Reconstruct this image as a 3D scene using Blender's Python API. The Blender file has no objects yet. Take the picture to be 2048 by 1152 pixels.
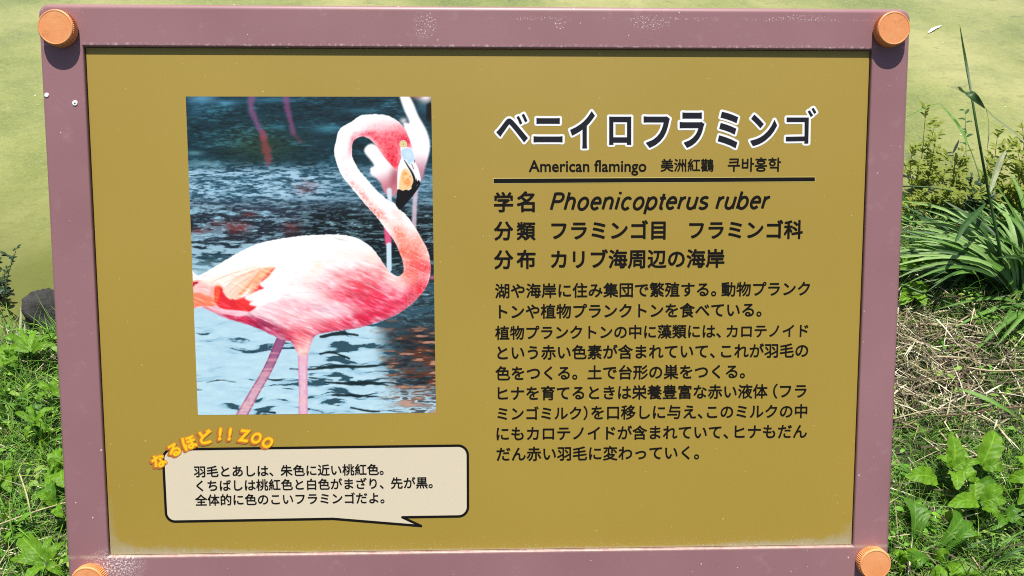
import bpy, bmesh, math, random
import numpy as np
from mathutils import Vector, Matrix
random.seed(7); rng = np.random.default_rng(11)
S = bpy.context.scene
COL = S.collection

# ------------------------------------------------------------------ camera
TILT = math.radians(38.0)                    # the sign face looks up by this much
SIGN_Z = 1.01
F_PX = 1450.0
U = Vector((1, 0, 0)); V = Vector((0, math.sin(TILT), math.cos(TILT))); N = Vector((0, -math.cos(TILT), math.sin(TILT)))
O3 = Vector((0, 0, SIGN_Z))
M_SIGN = Matrix(((U.x, V.x, N.x, O3.x), (U.y, V.y, N.y, O3.y), (U.z, V.z, N.z, O3.z), (0, 0, 0, 1)))
rx, ry, rz = math.radians(4.67), math.radians(1.54), math.radians(0.25)
Rsc = Matrix.Rotation(rz, 4, 'Z') @ Matrix.Rotation(ry, 4, 'Y') @ Matrix.Rotation(rx, 4, 'X')
M_SIGN_TO_CAM = Matrix.Translation((-0.0213, -0.0149, -0.5674)) @ Rsc
M_CAM = M_SIGN @ M_SIGN_TO_CAM.inverted()
cam = bpy.data.cameras.new('camera'); camo = bpy.data.objects.new('camera', cam); COL.objects.link(camo)
camo.matrix_world = M_CAM
cam.sensor_width = 36; cam.lens = 36 * F_PX / 2048; cam.clip_start = 0.02; cam.clip_end = 300
S.camera = camo
cam.dof.use_dof = False

# ------------------------------------------------------------------ sky, sun, exposure
w = bpy.data.worlds.new('World'); S.world = w; w.use_nodes = True
nt = w.node_tree; bg = nt.nodes['Background']
sky = nt.nodes.new('ShaderNodeTexSky'); sky.sky_type = 'NISHITA'; sky.sun_disc = False
sky.sun_elevation = math.radians(77); sky.sun_rotation = math.radians(0); sky.air_density = 1.0; sky.dust_density = 1.5
nt.links.new(sky.outputs[0], bg.inputs[0]); bg.inputs[1].default_value = 0.062
sl = bpy.data.lights.new('sun', 'SUN'); sl.energy = 5.0; sl.angle = math.radians(0.53); sl.color = (1.0, 0.955, 0.88)
so = bpy.data.objects.new('sun', sl); COL.objects.link(so)
SUN = (V * 0.906 + N * 0.423).normalized()
so.rotation_euler = SUN.to_track_quat('Z', 'Y').to_euler(); so.location = (0, 2, 6)
S.view_settings.view_transform = 'Standard'; S.view_settings.look = 'None'
S.view_settings.gamma = 1; S.view_settings.use_curve_mapping = False
S.view_settings.exposure = 0.62
S.render.engine = 'CYCLES'
S.cycles.use_denoising = False; S.cycles.filter_width = 1.05; S.cycles.max_bounces = 6; S.cycles.transparent_max_bounces = 8

# ------------------------------------------------------------------ helpers
CAMP = M_CAM.translation.copy(); CAMR = M_CAM.to_3x3()
def ray(x, y): return (CAMR @ Vector(((x - 1024) / F_PX, -(y - 576) / F_PX, -1.0)))
def at(x, y, z=0.0):                          # where a line of sight meets the height z
    d = ray(x, y); t = (z - CAMP.z) / d.z; return CAMP + d * t
MI = M_SIGN.inverted()
def onsign(x, y, n=-0.0030):                  # (u, v) on the sign's plane of depth n
    p = MI @ CAMP; d = MI.to_3x3() @ ray(x, y); t = (n - p.z) / d.z; q = p + d * t; return q.x, q.y
def srgb(r, g, b):
    f = lambda c: c / 12.92 if c <= 0.04045 else ((c + 0.055) / 1.055) ** 2.4
    return (f(r / 255), f(g / 255), f(b / 255))
def link(o, parent=None):
    COL.objects.link(o)
    if parent is not None: o.parent = parent
    return o
def mesh_obj(name, verts, faces, mat, parent=None, smooth=False, col=None, uv=None):
    me = bpy.data.meshes.new(name)
    me.from_pydata([tuple(v) for v in verts], [], [tuple(f) for f in faces])
    if col is not None:
        a = me.color_attributes.new('Col', 'FLOAT_COLOR', 'POINT'); a.data.foreach_set('color', np.asarray(col, 'f').ravel())
    if uv is not None:
        l = me.uv_layers.new(name='UVMap'); idx = np.empty(len(me.loops), 'i'); me.loops.foreach_get('vertex_index', idx)
        l.data.foreach_set('uv', np.asarray(uv, 'f')[idx].ravel())
    if mat: me.materials.append(mat)
    if smooth: me.polygons.foreach_set('use_smooth', [True] * len(me.polygons))
    me.update()
    return link(bpy.data.objects.new(name, me), parent)
def big_mesh(name, V_, quads, tris, mat, parent=None, col=None, smooth=False):
    me = bpy.data.meshes.new(name); nv = len(V_)
    me.vertices.add(nv); me.vertices.foreach_set('co', np.asarray(V_, 'f').ravel())
    nq, ntr = len(quads), len(tris)
    li = np.concatenate([np.asarray(quads, 'i').ravel(), np.asarray(tris, 'i').ravel()]).astype('i')
    me.loops.add(len(li)); me.loops.foreach_set('vertex_index', li)
    me.polygons.add(nq + ntr)
    ls = np.concatenate([np.arange(nq) * 4, nq * 4 + np.arange(ntr) * 3]).astype('i')
    me.polygons.foreach_set('loop_start', ls)
    if smooth: me.polygons.foreach_set('use_smooth', np.ones(nq + ntr, bool))
    if col is not None:
        a = me.color_attributes.new('Col', 'FLOAT_COLOR', 'POINT'); a.data.foreach_set('color', np.asarray(col, 'f').ravel())
    me.materials.append(mat); me.update(calc_edges=True); me.validate()
    return link(bpy.data.objects.new(name, me), parent)
def tag(o, label=None, cat=None, group=None, kind=None):
    if label: o['label'] = label
    if cat: o['category'] = cat
    if group: o['group'] = group
    if kind: o['kind'] = kind
    return o
def thing(name, loc, label, cat, group=None):
    o = bpy.data.objects.new(name, None); o.empty_display_size = 0.05; COL.objects.link(o); o.location = loc
    return tag(o, label, cat, group)

class Mat:
    def __init__(s, name):
        s.m = bpy.data.materials.new(name); s.m.use_nodes = True; s.t = s.m.node_tree; s.b = s.t.nodes['Principled BSDF']
        s.out = s.t.nodes['Material Output']
    def n(s, typ, **k):
        x = s.t.nodes.new(typ)
        for a, v in k.items():
            if a.startswith('i_'): x.inputs[a[2:].replace('_', ' ')].default_value = v
            else: setattr(x, a, v)
        return x
    def l(s, a, b): s.t.links.new(a, b)
    def coord(s, kind='Object', scale=None):
        c = s.n('ShaderNodeTexCoord').outputs[kind]
        if scale is None: return c
        m = s.n('ShaderNodeMapping'); m.inputs['Scale'].default_value = scale; s.l(c, m.inputs[0]); return m.outputs[0]
    def noise(s, co, scale, detail=4, rough=0.5):
        x = s.n('ShaderNodeTexNoise'); x.inputs['Scale'].default_value = scale; x.inputs['Detail'].default_value = detail
        x.inputs['Roughness'].default_value = rough; s.l(co, x.inputs['Vector']); return x.outputs['Fac']
    def ramp(s, fac, stops, interp='LINEAR'):
        r = s.n('ShaderNodeValToRGB'); cr = r.color_ramp; cr.interpolation = interp
        while len(cr.elements) < len(stops): cr.elements.new(0.5)
        for e, (p, c) in zip(cr.elements, stops):
            e.position = p; e.color = (c, c, c, 1) if not hasattr(c, '__len__') else (*c[:3], 1)
        s.l(fac, r.inputs[0]); return r.outputs[0]
    def mix(s, fac, a, b, mode='MIX'):
        x = s.n('ShaderNodeMix', data_type='RGBA', blend_type=mode)
        for v, k in ((fac, 0), (a, 6), (b, 7)):
            if hasattr(v, 'is_linked'): s.l(v, x.inputs[k])
            elif k == 0: x.inputs[0].default_value = v
            else: x.inputs[k].default_value = (*v[:3], 1)
        return x.outputs[2]
    def math(s, op, a, b=None, c=None, clamp=False):
        x = s.n('ShaderNodeMath', operation=op, use_clamp=clamp)
        for i, v in enumerate((a, b, c)):
            if v is None: continue
            if hasattr(v, 'is_linked'): s.l(v, x.inputs[i])
            else: x.inputs[i].default_value = v
        return x.outputs[0]
    def bump(s, h, strength=0.3, dist=0.001):
        x = s.n('ShaderNodeBump'); x.inputs['Strength'].default_value = strength; x.inputs['Distance'].default_value = dist
        s.l(h, x.inputs['Height']); s.l(x.outputs[0], s.b.inputs['Normal'])
    def base(s, c):
        if hasattr(c, 'is_linked'): s.l(c, s.b.inputs['Base Color'])
        else: s.b.inputs['Base Color'].default_value = (*c[:3], 1)
    def rough(s, v):
        if hasattr(v, 'is_linked'): s.l(v, s.b.inputs['Roughness'])
        else: s.b.inputs['Roughness'].default_value = v

# ---- materials
PF = 0.86     # white of the print
def ink(r, g, b, k=PF): c = srgb(r, g, b); return tuple(x * k for x in c)

def mat_flat(name, c, rough=0.45, spec=0.4):
    m = Mat(name); co = m.coord(); n = m.noise(co, 900, 3)
    m.base(m.mix(m.ramp(n, [(0.35, 0.0), (0.65, 1.0)]), tuple(x * 0.98 for x in c), tuple(min(1, x * 1.015) for x in c)))
    m.rough(rough); m.b.inputs['Specular IOR Level'].default_value = spec; return m.m

# opening of the frame and outer edge, measured on the sign
OU0, OV1 = onsign(165.5, 92.3, 0); OU1 = onsign(1745, 99.5, 0)[0]; OV0 = onsign(216, 1114, 0)[1]
EU0 = (onsign(77.5, 140, 0)[0] + onsign(128, 1000, 0)[0]) / 2; EU1 = (onsign(1820.5, 120, 0)[0] + onsign(1788.6, 872, 0)[0]) / 2
EV1 = (onsign(300, 6.5, 0)[1] + onsign(1548, 14.5, 0)[1]) / 2; EV0 = OV0 - (EV1 - OV1)
print('frame', OU0, OU1, OV0, OV1, 'outer', EU0, EU1, EV0, EV1)

def m_frame():
    m = Mat('mauve_paint'); co = m.coord()
    big = m.noise(co, 9, 3); fine = m.noise(co, 1400, 2)
    c = m.mix(m.ramp(big, [(0.3, 0.0), (0.7, 1.0)]), ink(150, 107, 111), ink(161, 118, 122))
    c = m.mix(m.ramp(fine, [(0.4, 0.0), (0.6, 0.12)]), c, ink(138, 94, 102))
    # chalky wear
    wear = m.ramp(m.noise(co, 55, 5, 0.7), [(0.58, 0.0), (0.75, 0.30)])
    c = m.mix(wear, c, ink(188, 155, 160))
    # chips, gathered in patches
    ch = m.ramp(m.noise(co, 420, 2, 0.6), [(0.725, 0.0), (0.745, 1.0)])
    pa = m.ramp(m.noise(co, 13, 2), [(0.60, 0.0), (0.66, 1.0)])
    sep = m.n('ShaderNodeSeparateXYZ'); m.l(co, sep.inputs[0])
    chips = m.math('MULTIPLY', ch, pa)
    few = m.ramp(m.noise(co, 330, 1, 0.5), [(0.785, 0.0), (0.795, 0.8)])
    # scuffed bottom left inside corner
    dx = m.math('SUBTRACT', sep.outputs[0], OU0 + 0.006); dy = m.math('SUBTRACT', sep.outputs[1], OV0 - 0.007)
    d = m.math('SQRT', m.math('ADD', m.math('MULTIPLY', dx, dx), m.math('MULTIPLY', m.math('MULTIPLY', dy, dy), 2.5)))
    near = m.math('SUBTRACT', 1.0, m.math('DIVIDE', d, 0.026), clamp=True)
    sc = m.math('MULTIPLY', m.ramp(m.noise(co, 700, 4, 0.75), [(0.50, 0.0), (0.60, 1.0)]), m.ramp(near, [(0.0, 0.0), (0.7, 0.9)]))
    # grey grime along the lower inner edge
    e = m.math('SUBTRACT', 1.0, m.math('DIVIDE', m.math('ABSOLUTE', m.math('SUBTRACT', sep.outputs[1], OV0)), 0.0022), clamp=True)
    e = m.math('MULTIPLY', e, m.ramp(m.noise(co, 160, 4, 0.7), [(0.35, 0.15), (0.6, 0.8)]))
    et = m.math('SUBTRACT', 1.0, m.math('DIVIDE', m.math('ABSOLUTE', m.math('SUBTRACT', sep.outputs[1], OV1 + 0.0016)), 0.0016), clamp=True)
    et = m.math('MULTIPLY', et, m.ramp(m.noise(co, 230, 4, 0.7), [(0.52, 0.0), (0.68, 0.6)]))
    def spot(px, py, rx_, ry_):
        u, v = onsign(px, py, 0); a = m.math('DIVIDE', m.math('SUBTRACT', sep.outputs[0], u), rx_); b = m.math('DIVIDE', m.math('SUBTRACT', sep.outputs[1], v), ry_)
        return m.math('SUBTRACT', 1.0, m.math('ADD', m.math('MULTIPLY', a, a), m.math('MULTIPLY', b, b)), clamp=True)
    sp = m.math('MAXIMUM', m.math('MULTIPLY', spot(1330, 38, .20, .0016), m.ramp(m.noise(co, 40, 2), [(0.42, 0.0), (0.55, 1.0)])), m.math('MAXIMUM', m.math('MAXIMUM', spot(850, 48, .010, .012), spot(1300, 45, .017, .006)), m.math('MAXIMUM', spot(1120, 45, .005, .006), spot(1600, 36, .024, .003))))
    cl = m.math('MULTIPLY', m.ramp(m.noise(co, 760, 4, 0.75), [(0.600, 0.0), (0.612, 1.0)]), m.ramp(sp, [(0.0, 0.0), (0.5, 1.0)]))
    chips = m.math('MAXIMUM', chips, cl)
    allc = m.math('MAXIMUM', m.math('MAXIMUM', chips, few), m.math('MAXIMUM', sc, et))
    c = m.mix(allc, c, ink(255, 250, 246)); c = m.mix(m.math('MULTIPLY', e, 0.6), c, ink(200, 190, 165))
    m.base(c); m.rough(0.46); m.b.inputs['Specular IOR Level'].default_value = 0.6
    m.bump(m.noise(co, 600, 3), 0.08, 0.0004)
    return m.m
def m_panel():
    m = Mat('printed_mustard_panel'); co = m.coord()
    sep = m.n('ShaderNodeSeparateXYZ'); m.l(co, sep.inputs[0]); X, Y = sep.outputs[0], sep.outputs[1]
    n1 = m.noise(co, 4, 2); n2 = m.noise(co, 1500, 2)
    c = m.mix(m.ramp(n1, [(0.3, 0.0), (0.7, 1.0)]), ink(167, 139, 38), ink(174, 146, 46))
    c = m.mix(m.ramp(n2, [(0.35, 0.0), (0.65, 0.14)]), c, ink(150, 130, 60))
    wv = m.n('ShaderNodeTexWave'); wv.inputs['Scale'].default_value = 260; m.l(co, wv.inputs[0])
    c = m.mix(m.math('MULTIPLY', wv.outputs['Fac'], 0.05), c, ink(205, 190, 120))
    # dust crust: along the bottom edge, thicker in the two lower corners
    yb = m.math('SUBTRACT', Y, OV0)
    nb = m.noise(co, 130, 5, 0.75)
    thick = m.math('ADD', 0.0016, m.math('MULTIPLY', m.ramp(m.math('ABSOLUTE', m.math('MULTIPLY', X, 3.35)), [(0.5, 0.0), (0.93, 0.35), (1.0, 1.0)]), 0.013))
    k = m.math('SUBTRACT', 1.25, m.math('DIVIDE', yb, thick))
    k = m.math('ADD', k, m.math('MULTIPLY', m.math('SUBTRACT', nb, 0.5), 2.2), clamp=True)
    # fade with distance from side edges for the corners
    side = m.math('SUBTRACT', 1.0, m.math('DIVIDE', m.math('ADD', X, -OU0), 0.006))
    side = m.math('MULTIPLY', m.math('ADD', side, m.math('MULTIPLY', m.math('SUBTRACT', nb, 0.5), 2.0), clamp=True), m.ramp(m.math('DIVIDE', yb, 0.06), [(0.0, 1.0), (0.9, 0.0)]))
    k = m.math('MAXIMUM', k, side)
    c = m.mix(m.math('MULTIPLY', k, 0.75), c, ink(176, 168, 138))
    fl = m.ramp(m.noise(co, 900, 3, 0.7), [(0.62, 0.0), (0.68, 1.0)])
    near = m.math('SUBTRACT', 1.0, m.math('DIVIDE', yb, 0.011), clamp=True)
    c = m.mix(m.math('MULTIPLY', m.math('MULTIPLY', fl, near), 0.9), c, ink(225, 218, 195))
    sp = m.ramp(m.noise(co, 330, 1, 0.5), [(0.79, 0.0), (0.80, 0.7)]); c = m.mix(sp, c, ink(225, 215, 150))
    m.base(c); m.rough(m.math('ADD', 0.50, m.math('MULTIPLY', m.noise(co, 14, 4), 0.12))); m.b.inputs['Specular IOR Level'].default_value = 0.8
    m.bump(m.noise(co, 800, 2), 0.03, 0.0003); return m.m
def m_knob():
    m = Mat('orange_plastic'); co = m.coord()
    c = m.mix(m.ramp(m.noise(co, 60, 4), [(0.35, 0.0), (0.65, 1.0)]), ink(236, 152, 92), ink(242, 166, 108))
    c = m.mix(m.ramp(m.noise(co, 500, 4, 0.7), [(0.60, 0.0), (0.72, 0.5)]), c, ink(250, 180, 130))
    sc_ = m.n('ShaderNodeMapping'); sc_.inputs['Scale'].default_value = (60, 700, 60); sc_.inputs['Rotation'].default_value = (0, 0, .6); m.l(co, sc_.inputs[0])
    c = m.mix(m.ramp(m.noise(sc_.outputs[0], 2.2, 2, .6), [(0.66, 0.0), (0.72, 0.7)]), c, ink(255, 205, 165))
    c = m.mix(m.ramp(m.noise(co, 150, 5, .7), [(0.56, 0.0), (0.74, 0.45)]), c, ink(168, 84, 40)); m.base(c); m.rough(0.5); m.bump(m.noise(co, 700, 4), 0.12, 0.0004); return m.m
M_FRAME, M_PANEL, M_KNOB = m_frame(), m_panel(), m_knob()
M_INK = mat_flat('black_ink', ink(22, 18, 14), 0.5, .2)
M_TITLE = mat_flat('title_ink', ink(34, 34, 42), 0.5, .2)
M_WHITE = mat_flat('white_print', ink(250, 250, 250), 0.4)
M_CREAM = mat_flat('cream_print', ink(226, 213, 186), 0.4)
M_YELLOW = mat_flat('yellow_print', ink(252, 208, 20), 0.4)
M_ORANGE = mat_flat('orange_print', ink(238, 150, 40), 0.4)
M_BROWN = mat_flat('brown_orange_print', ink(192, 112, 50), 0.4)
M_STEEL = mat_flat('galvanised_post', (0.32, 0.32, 0.31), 0.5)

# ================================================================== the sign
sign = thing('information_sign', (0, 0, 0), 'mauve framed flamingo information sign with mustard panel and orange corner knobs', 'sign')
sign.matrix_world = M_SIGN

def rrect(u0, u1, v0, v1, r, n, k=7):
    pts = []
    for cx, cy, a0 in ((u1 - r, v1 - r, 0), (u0 + r, v1 - r, 90), (u0 + r, v0 + r, 180), (u1 - r, v0 + r, 270)):
        for i in range(k):
            a = math.radians(a0 + 90 * i / (k - 1)); pts.append((cx + r * math.cos(a), cy + r * math.sin(a), n))
    return pts
def loft(loops, closed=True):
    vs = [p for L in loops for p in L]; k = len(loops[0]); fs = []
    R = range(len(loops)) if closed else range(len(loops) - 1)
    for i in R:
        j = (i + 1) % len(loops)
        for a in range(k):
            b = (a + 1) % k; fs.append((i * k + a, j * k + a, j * k + b, i * k + b))
    return vs, fs
L = []
for dn in (-0.030, -0.0046, -0.0042): L.append(rrect(EU0, EU1, EV0, EV1, 0.0085, dn))
B = 0.0040
for i in range(1, 7):
    a = math.radians(90 * i / 6); d = B * (1 - math.cos(a)); L.append(rrect(EU0 + d, EU1 - d, EV0 + d, EV1 - d, 0.0085 - d, -B + B * math.sin(a)))
L.append(rrect(EU0 + B + .0004, EU1 - B - .0004, EV0 + B + .0004, EV1 - B - .0004, 0.0041, 0))
L.append(rrect(OU0 - 0.0016, OU1 + 0.0016, OV0 - 0.0016, OV1 + 0.0016, 0.0018, 0))
L.append(rrect(OU0 - 0.0012, OU1 + 0.0012, OV0 - 0.0012, OV1 + 0.0012, 0.0014, 0))
for i in range(1, 5):
    a = math.radians(90 * i / 4); d = 0.0012 * (1 - math.sin(a)); L.append(rrect(OU0 - d, OU1 + d, OV0 - d, OV1 + d, 0.0003 + d, -0.0012 * (1 - math.cos(a))))
L.append(rrect(OU0, OU1, OV0, OV1, 0.0003, -0.0016)); L.append(rrect(OU0, OU1, OV0, OV1, 0.0003, -0.030))
vs, fs = loft(L); fr = mesh_obj('frame', vs, fs, M_FRAME, sign, smooth=True)
PN = -0.0030
def box(name, u0, u1, v0, v1, n0, n1, mat, parent):
    v = [(u, q, n) for n in (n0, n1) for u, q in ((u0, v0), (u1, v0), (u1, v1), (u0, v1))]
    return mesh_obj(name, v, [(0, 3, 2, 1), (4, 5, 6, 7), (0, 1, 5, 4), (1, 2, 6, 5), (2, 3, 7, 6), (3, 0, 4, 7)], mat, parent)
box('panel', OU0 + 0.0007, OU1 - 0.0007, OV0 + 0.0004, OV1 - 0.0004, PN - 0.004, PN, M_PANEL, sign)
box('back_plate', OU0 + 0.0005, OU1 - 0.0005, OV0 + 0.0005, OV1 - 0.0005, PN - 0.012, PN - 0.0045, M_STEEL, sign)

# knobs: knurled screw caps
def make_knob(px, py, R):
    u, v = onsign(px, py, 0); K = 56; vs, fs = [], []
    def ring(r, z, kn=0.0):
        i0 = len(vs)
        for i in range(K * 2):
            a = math.pi * i / K; q = r + (kn if i % 2 else -kn); vs.append((u + q * math.cos(a), v + q * math.sin(a), z))
        return i0
    H = 0.0080
    prof = [(R * 0.90, 0.0004, 0), (R * 0.985, 0.0006, 0.0), (R, 0.0013, 0.0), (R, 0.0014, 0.0004), (R, H - 0.0013, 0.0004), (R * 0.995, H - 0.0011, 0.0), (R * 0.975, H - 0.0003, 0), (R * 0.94, H, 0), (R * 0.90, H - 0.00005, 0), (R * 0.885, H - 0.0002, 0), (R * 0.3, H - 0.00022, 0)]
    rs = [ring(*p) for p in prof]
    for a, b in zip(rs, rs[1:]):
        for i in range(2 * K):
            j = (i + 1) % (2 * K); fs.append((a + i, a + j, b + j, b + i))
    fs.append(tuple(rs[-1] + i for i in range(2 * K)))
    return mesh_obj('knob', vs, fs, M_KNOB, sign)
KR = 0.0130
make_knob(122.5, 60, KR); make_knob(1777.5, 62, KR * 0.97); make_knob(1741.5, 1121, KR * 0.985); make_knob(184.5, 1157, KR)
# small white plugs in the left rail
def disc(name, px, py, rpx, mat, z0, z1, plane=0.0, k=20):
    u, v = onsign(px, py, plane); u2, _ = onsign(px + rpx, py, plane); r = u2 - u; vs = []
    for z, q in ((z0, 1.0), (z1, 0.9)):
        vs += [(u + r * q * math.cos(2 * math.pi * i / k), v + r * q * math.sin(2 * math.pi * i / k), z) for i in range(k)]
    fs = [(i, (i + 1) % k, k + (i + 1) % k, k + i) for i in range(k)] + [tuple(k + i for i in range(k))]
    return mesh_obj(name, vs, fs, mat, sign)
disc('plug', 93.5, 190, 4.6, M_WHITE, 0, 0.0005); disc('plug', 150, 206, 5.6, M_WHITE, 0, 0.0005)
disc('plug_hole', 150.5, 207, 1.6, M_INK, 0.0005, 0.0006)

# ---- lettering: flat print on the panel
def glyph_mesh(text, bold=0.0, shear=0.0):
    c = bpy.data.curves.new('text', 'FONT'); c.body = text; c.offset = bold; c.shear = shear; c.resolution_u = 3; c.fill_mode = 'FRONT'
    o = bpy.data.objects.new('text', c); COL.objects.link(o); bpy.context.view_layer.update()
    me = bpy.data.meshes.new_from_object(o.evaluated_get(bpy.context.evaluated_depsgraph_get()))
    bpy.data.objects.remove(o); bpy.data.curves.remove(c)
    n = len(me.vertices); co = np.empty(n * 3); me.vertices.foreach_get('co', co); co = co.reshape(-1, 3)[:, :2]
    fs = [tuple(p.vertices) for p in me.polygons]; bpy.data.meshes.remove(me); return co, fs
def place_seg(text, x0, x1, yb0, yb1, bold=0.012, shear=0.0, sink=0.075, vs=1.0):
    """ink from x0 to x1, foot of the glyphs at yb0 (left) .. yb1 (right)"""
    co, fs = glyph_mesh(text, 0.0, shear)
    a = Vector(onsign(x0, yb0)); b = Vector(onsign(x1, yb1)); d = b - a
    mn, mx = co[:, 0].min(), co[:, 0].max(); s = d.length / (mx - mn); ex = d.normalized(); ey = Vector((-ex.y, ex.x))
    X = (co[:, 0] - mn) * s; Y = (co[:, 1] + sink) * s * vs
    return np.c_[a.x + X * ex.x + Y * ey.x, a.y + X * ex.y + Y * ey.y], fs, bold * s
def boundary(fs):
    cnt = {}
    for f in fs:
        for a, b in zip(f, f[1:] + f[:1]): cnt[(min(a, b), max(a, b))] = cnt.get((min(a, b), max(a, b)), 0) + 1
    return [e for e, c in cnt.items() if c == 1]
def stroke(P, edges, r, n, k=10):
    vs, fs, seen = [], [], set()
    def z(): return n + random.random() * 0.00003
    for a, b in edges:
        A, Bq = P[a], P[b]; d = Bq - A; l = np.hypot(*d)
        if l > 1e-9:
            q = np.array((-d[1], d[0])) / l * r; zz = z(); i = len(vs)
            vs += [(*(A - q), zz), (*(Bq - q), zz), (*(Bq + q), zz), (*(A + q), zz)]; fs.append((i, i + 1, i + 2, i + 3))
        for v in (a, b):
            if v in seen: continue
            seen.add(v); zz = z(); i = len(vs)
            vs += [(P[v][0] + r * math.cos(2 * math.pi * j / k), P[v][1] + r * math.sin(2 * math.pi * j / k), zz) for j in range(k)]
            fs.append(tuple(range(i, i + k)))
    return vs, fs
def emit(name, segs, mat, n, label=None):
    vs, fs = [], []
    for sg in segs:
        P, F = sg[:2]
        k = len(vs); vs += [(p[0], p[1], n) for p in P]; fs += [tuple(i + k for i in f) for f in F]
        if len(sg) > 2 and sg[2] > 0:
            v, f = stroke(np.asarray(P), boundary(F), sg[2], n + 0.00001, 6); k = len(vs); vs += v; fs += [tuple(i + k for i in g) for g in f]
    o = mesh_obj(name, vs, fs, mat, sign)
    # a coherent facing towards the reader
    bm = bmesh.new(); bm.from_mesh(o.data)
    for f in bm.faces:
        f.normal_update()
        if f.normal.z < 0: f.normal_flip()
    bm.to_mesh(o.data); bm.free()
    if label: o['label'] = label
    return o
def zx(X): return 960 + X / 2.9257
INKZ = PN + 0.00016
def line(name, segs, Y0, xa, xb, ya, yb, **k):
    """segs: [(text, Xl, Xr)] in enlarged units; foot line from (xa,ya) to (xb,yb)"""
    out = []
    for t in segs:
        f = lambda X: Y0 + (ya + (yb - ya) * (X - xa) / (xb - xa)) / 2.9257
        out.append(place_seg(t[0], zx(t[1]), zx(t[2]), f(t[1]), f(t[2]), **{**k, **(t[3] if len(t) > 3 else {})}))
    return emit(name, out, M_INK, INKZ)
HB = dict(bold=0.025)
line('heading_text', [('学', 85, 192), ('名', 218, 318)], 370, 85, 1900, 156, 146, **HB)

# the species name in a monoline oblique grotesque, drawn as pen strokes
def A(cx, cy, rx_, ry_, a0, a1, n=9): return [(cx + rx_ * math.cos(math.radians(a0 + (a1 - a0) * i / n)), cy + ry_ * math.sin(math.radians(a0 + (a1 - a0) * i / n))) for i in range(n + 1)]
XH = 0.47
LET = {'P': (.60, [[(.10, 0), (.10, .68)], [(.10, .65), (.33, .65)] + A(.33, .49, .155, .16, 90, -90) + [(.10, .33)]]),
 'h': (.55, [[(.10, 0), (.10, .70)], [(.10, .30)] + A(.265, .30, .165, .175, 170, 0) + [(.43, 0)]]),
 'o': (.57, [A(.285, XH / 2, .19, .235, 0, 360, 20)]),
 'e': (.54, [[(.09, .26), (.45, .26)] + A(.27, .245, .18, .23, 8, 318, 18)]),
 'n': (.55, [[(.10, 0), (.10, .49)], [(.10, .30)] + A(.265, .30, .165, .175, 170, 0) + [(.43, 0)]]),
 'i': (.26, [[(.12, 0), (.12, .49)], [(.12, .62), (.12, .71)]]),
 'c': (.51, [A(.27, XH / 2, .18, .235, 42, 318, 16)]),
 'p': (.57, [[(.10, -.20), (.10, .49)], A(.29, XH / 2, .185, .235, 0, 360, 20)]),
 't': (.32, [[(.15, .62), (.15, .10)] + A(.215, .085, .065, .07, 180, 270, 4) + [(.27, .015)], [(.02, .445), (.28, .445)]]),
 'r': (.36, [[(.10, 0), (.10, .49)], [(.10, .27)] + A(.27, .27, .17, .19, 160, 80, 5)]),
 'u': (.55, [[(.44, .49), (.44, 0)], [(.10, .49)] + A(.265, .18, .165, .175, 180, 350) + [(.44, .18)]]),
 's': (.50, [A(.245, .35, .15, .12, 35, 200, 8) + [(.16, .27), (.33, .215)] + A(.245, .13, .165, .125, 20, -150, 8)]),
 'b': (.57, [[(.10, 0), (.10, .70)], A(.29, XH / 2, .185, .235, 0, 360, 20)]), ' ': (.28, [])}
def pen(text, x0, x1, yb0, yb1, r=.061, shear=.30):
    strokes, cx = [], 0.0
    for ch in text:
        adv, st = LET[ch]; strokes += [[(cx + p[0] + p[1] * shear, p[1]) for p in q] for q in st]; cx += adv
    allp = np.array([p for q in strokes for p in q]); mn, mx = allp[:, 0].min() - r, allp[:, 0].max() + r
    a = Vector(onsign(x0, yb0)); b = Vector(onsign(x1, yb1)); d = b - a; s = d.length / (mx - mn); ex = d.normalized(); ey = Vector((-ex.y, ex.x)); vs_, fs_ = [], []
    T_ = lambda p: np.array((a.x + (p[0] - mn) * s * ex.x + (p[1] + .0) * s * VS * ey.x, a.y + (p[0] - mn) * s * ex.y + p[1] * s * VS * ey.y))
    for q in strokes:
        Q = np.array([T_(p) for p in q]); m_ = len(Q)
        for i in range(m_ - 1):
            e = Q[i + 1] - Q[i]; w_ = np.array((-e[1], e[0])) / max(1e-9, np.hypot(*e)) * r * s; zz = INKZ + random.random() * 3e-5; k = len(vs_)
            vs_ += [(*(Q[i] - w_), zz), (*(Q[i + 1] - w_), zz), (*(Q[i + 1] + w_), zz), (*(Q[i] + w_), zz)]; fs_.append((k, k + 1, k + 2, k + 3))
            if i:
                zz = INKZ + random.random() * 3e-5; k = len(vs_); vs_ += [(*(Q[i] + r * s * np.array((math.cos(j * .785), math.sin(j * .785)))), zz) for j in range(8)]; fs_.append(tuple(range(k, k + 8)))
    return vs_, fs_
VS = 1.06
v, f = pen('Phoenicopterus ruber', zx(408), zx(1703), 370 + 144 / 2.9257, 370 + 136 / 2.9257); mesh_obj('species_name', v, f, M_INK, sign)
line('heading_text', [('分', 85, 192), ('類', 217, 323), ('フラミンゴ目', 420, 1083), ('フラミンゴ科', 1225, 1885)], 370, 85, 1900, 321, 312, **HB)
line('heading_text', [('分', 85, 192), ('布', 217, 323), ('カリブ海周辺の海岸', 418, 1427)], 370, 85, 1900, 489, 478, **HB)
BB = dict(bold=0.019)
def body(segs, Y0, ya): line('body_text', segs, Y0, 90, 1920, ya, ya - 15, **BB)
body([('湖や海岸に住み集団で繁殖する。', 90, 1380), ('動物プランク', 1413, 1928)], 370, 661)
body([('トンや植物プランクトンを食べている。', 112, 1645)], 370, 782)
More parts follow.
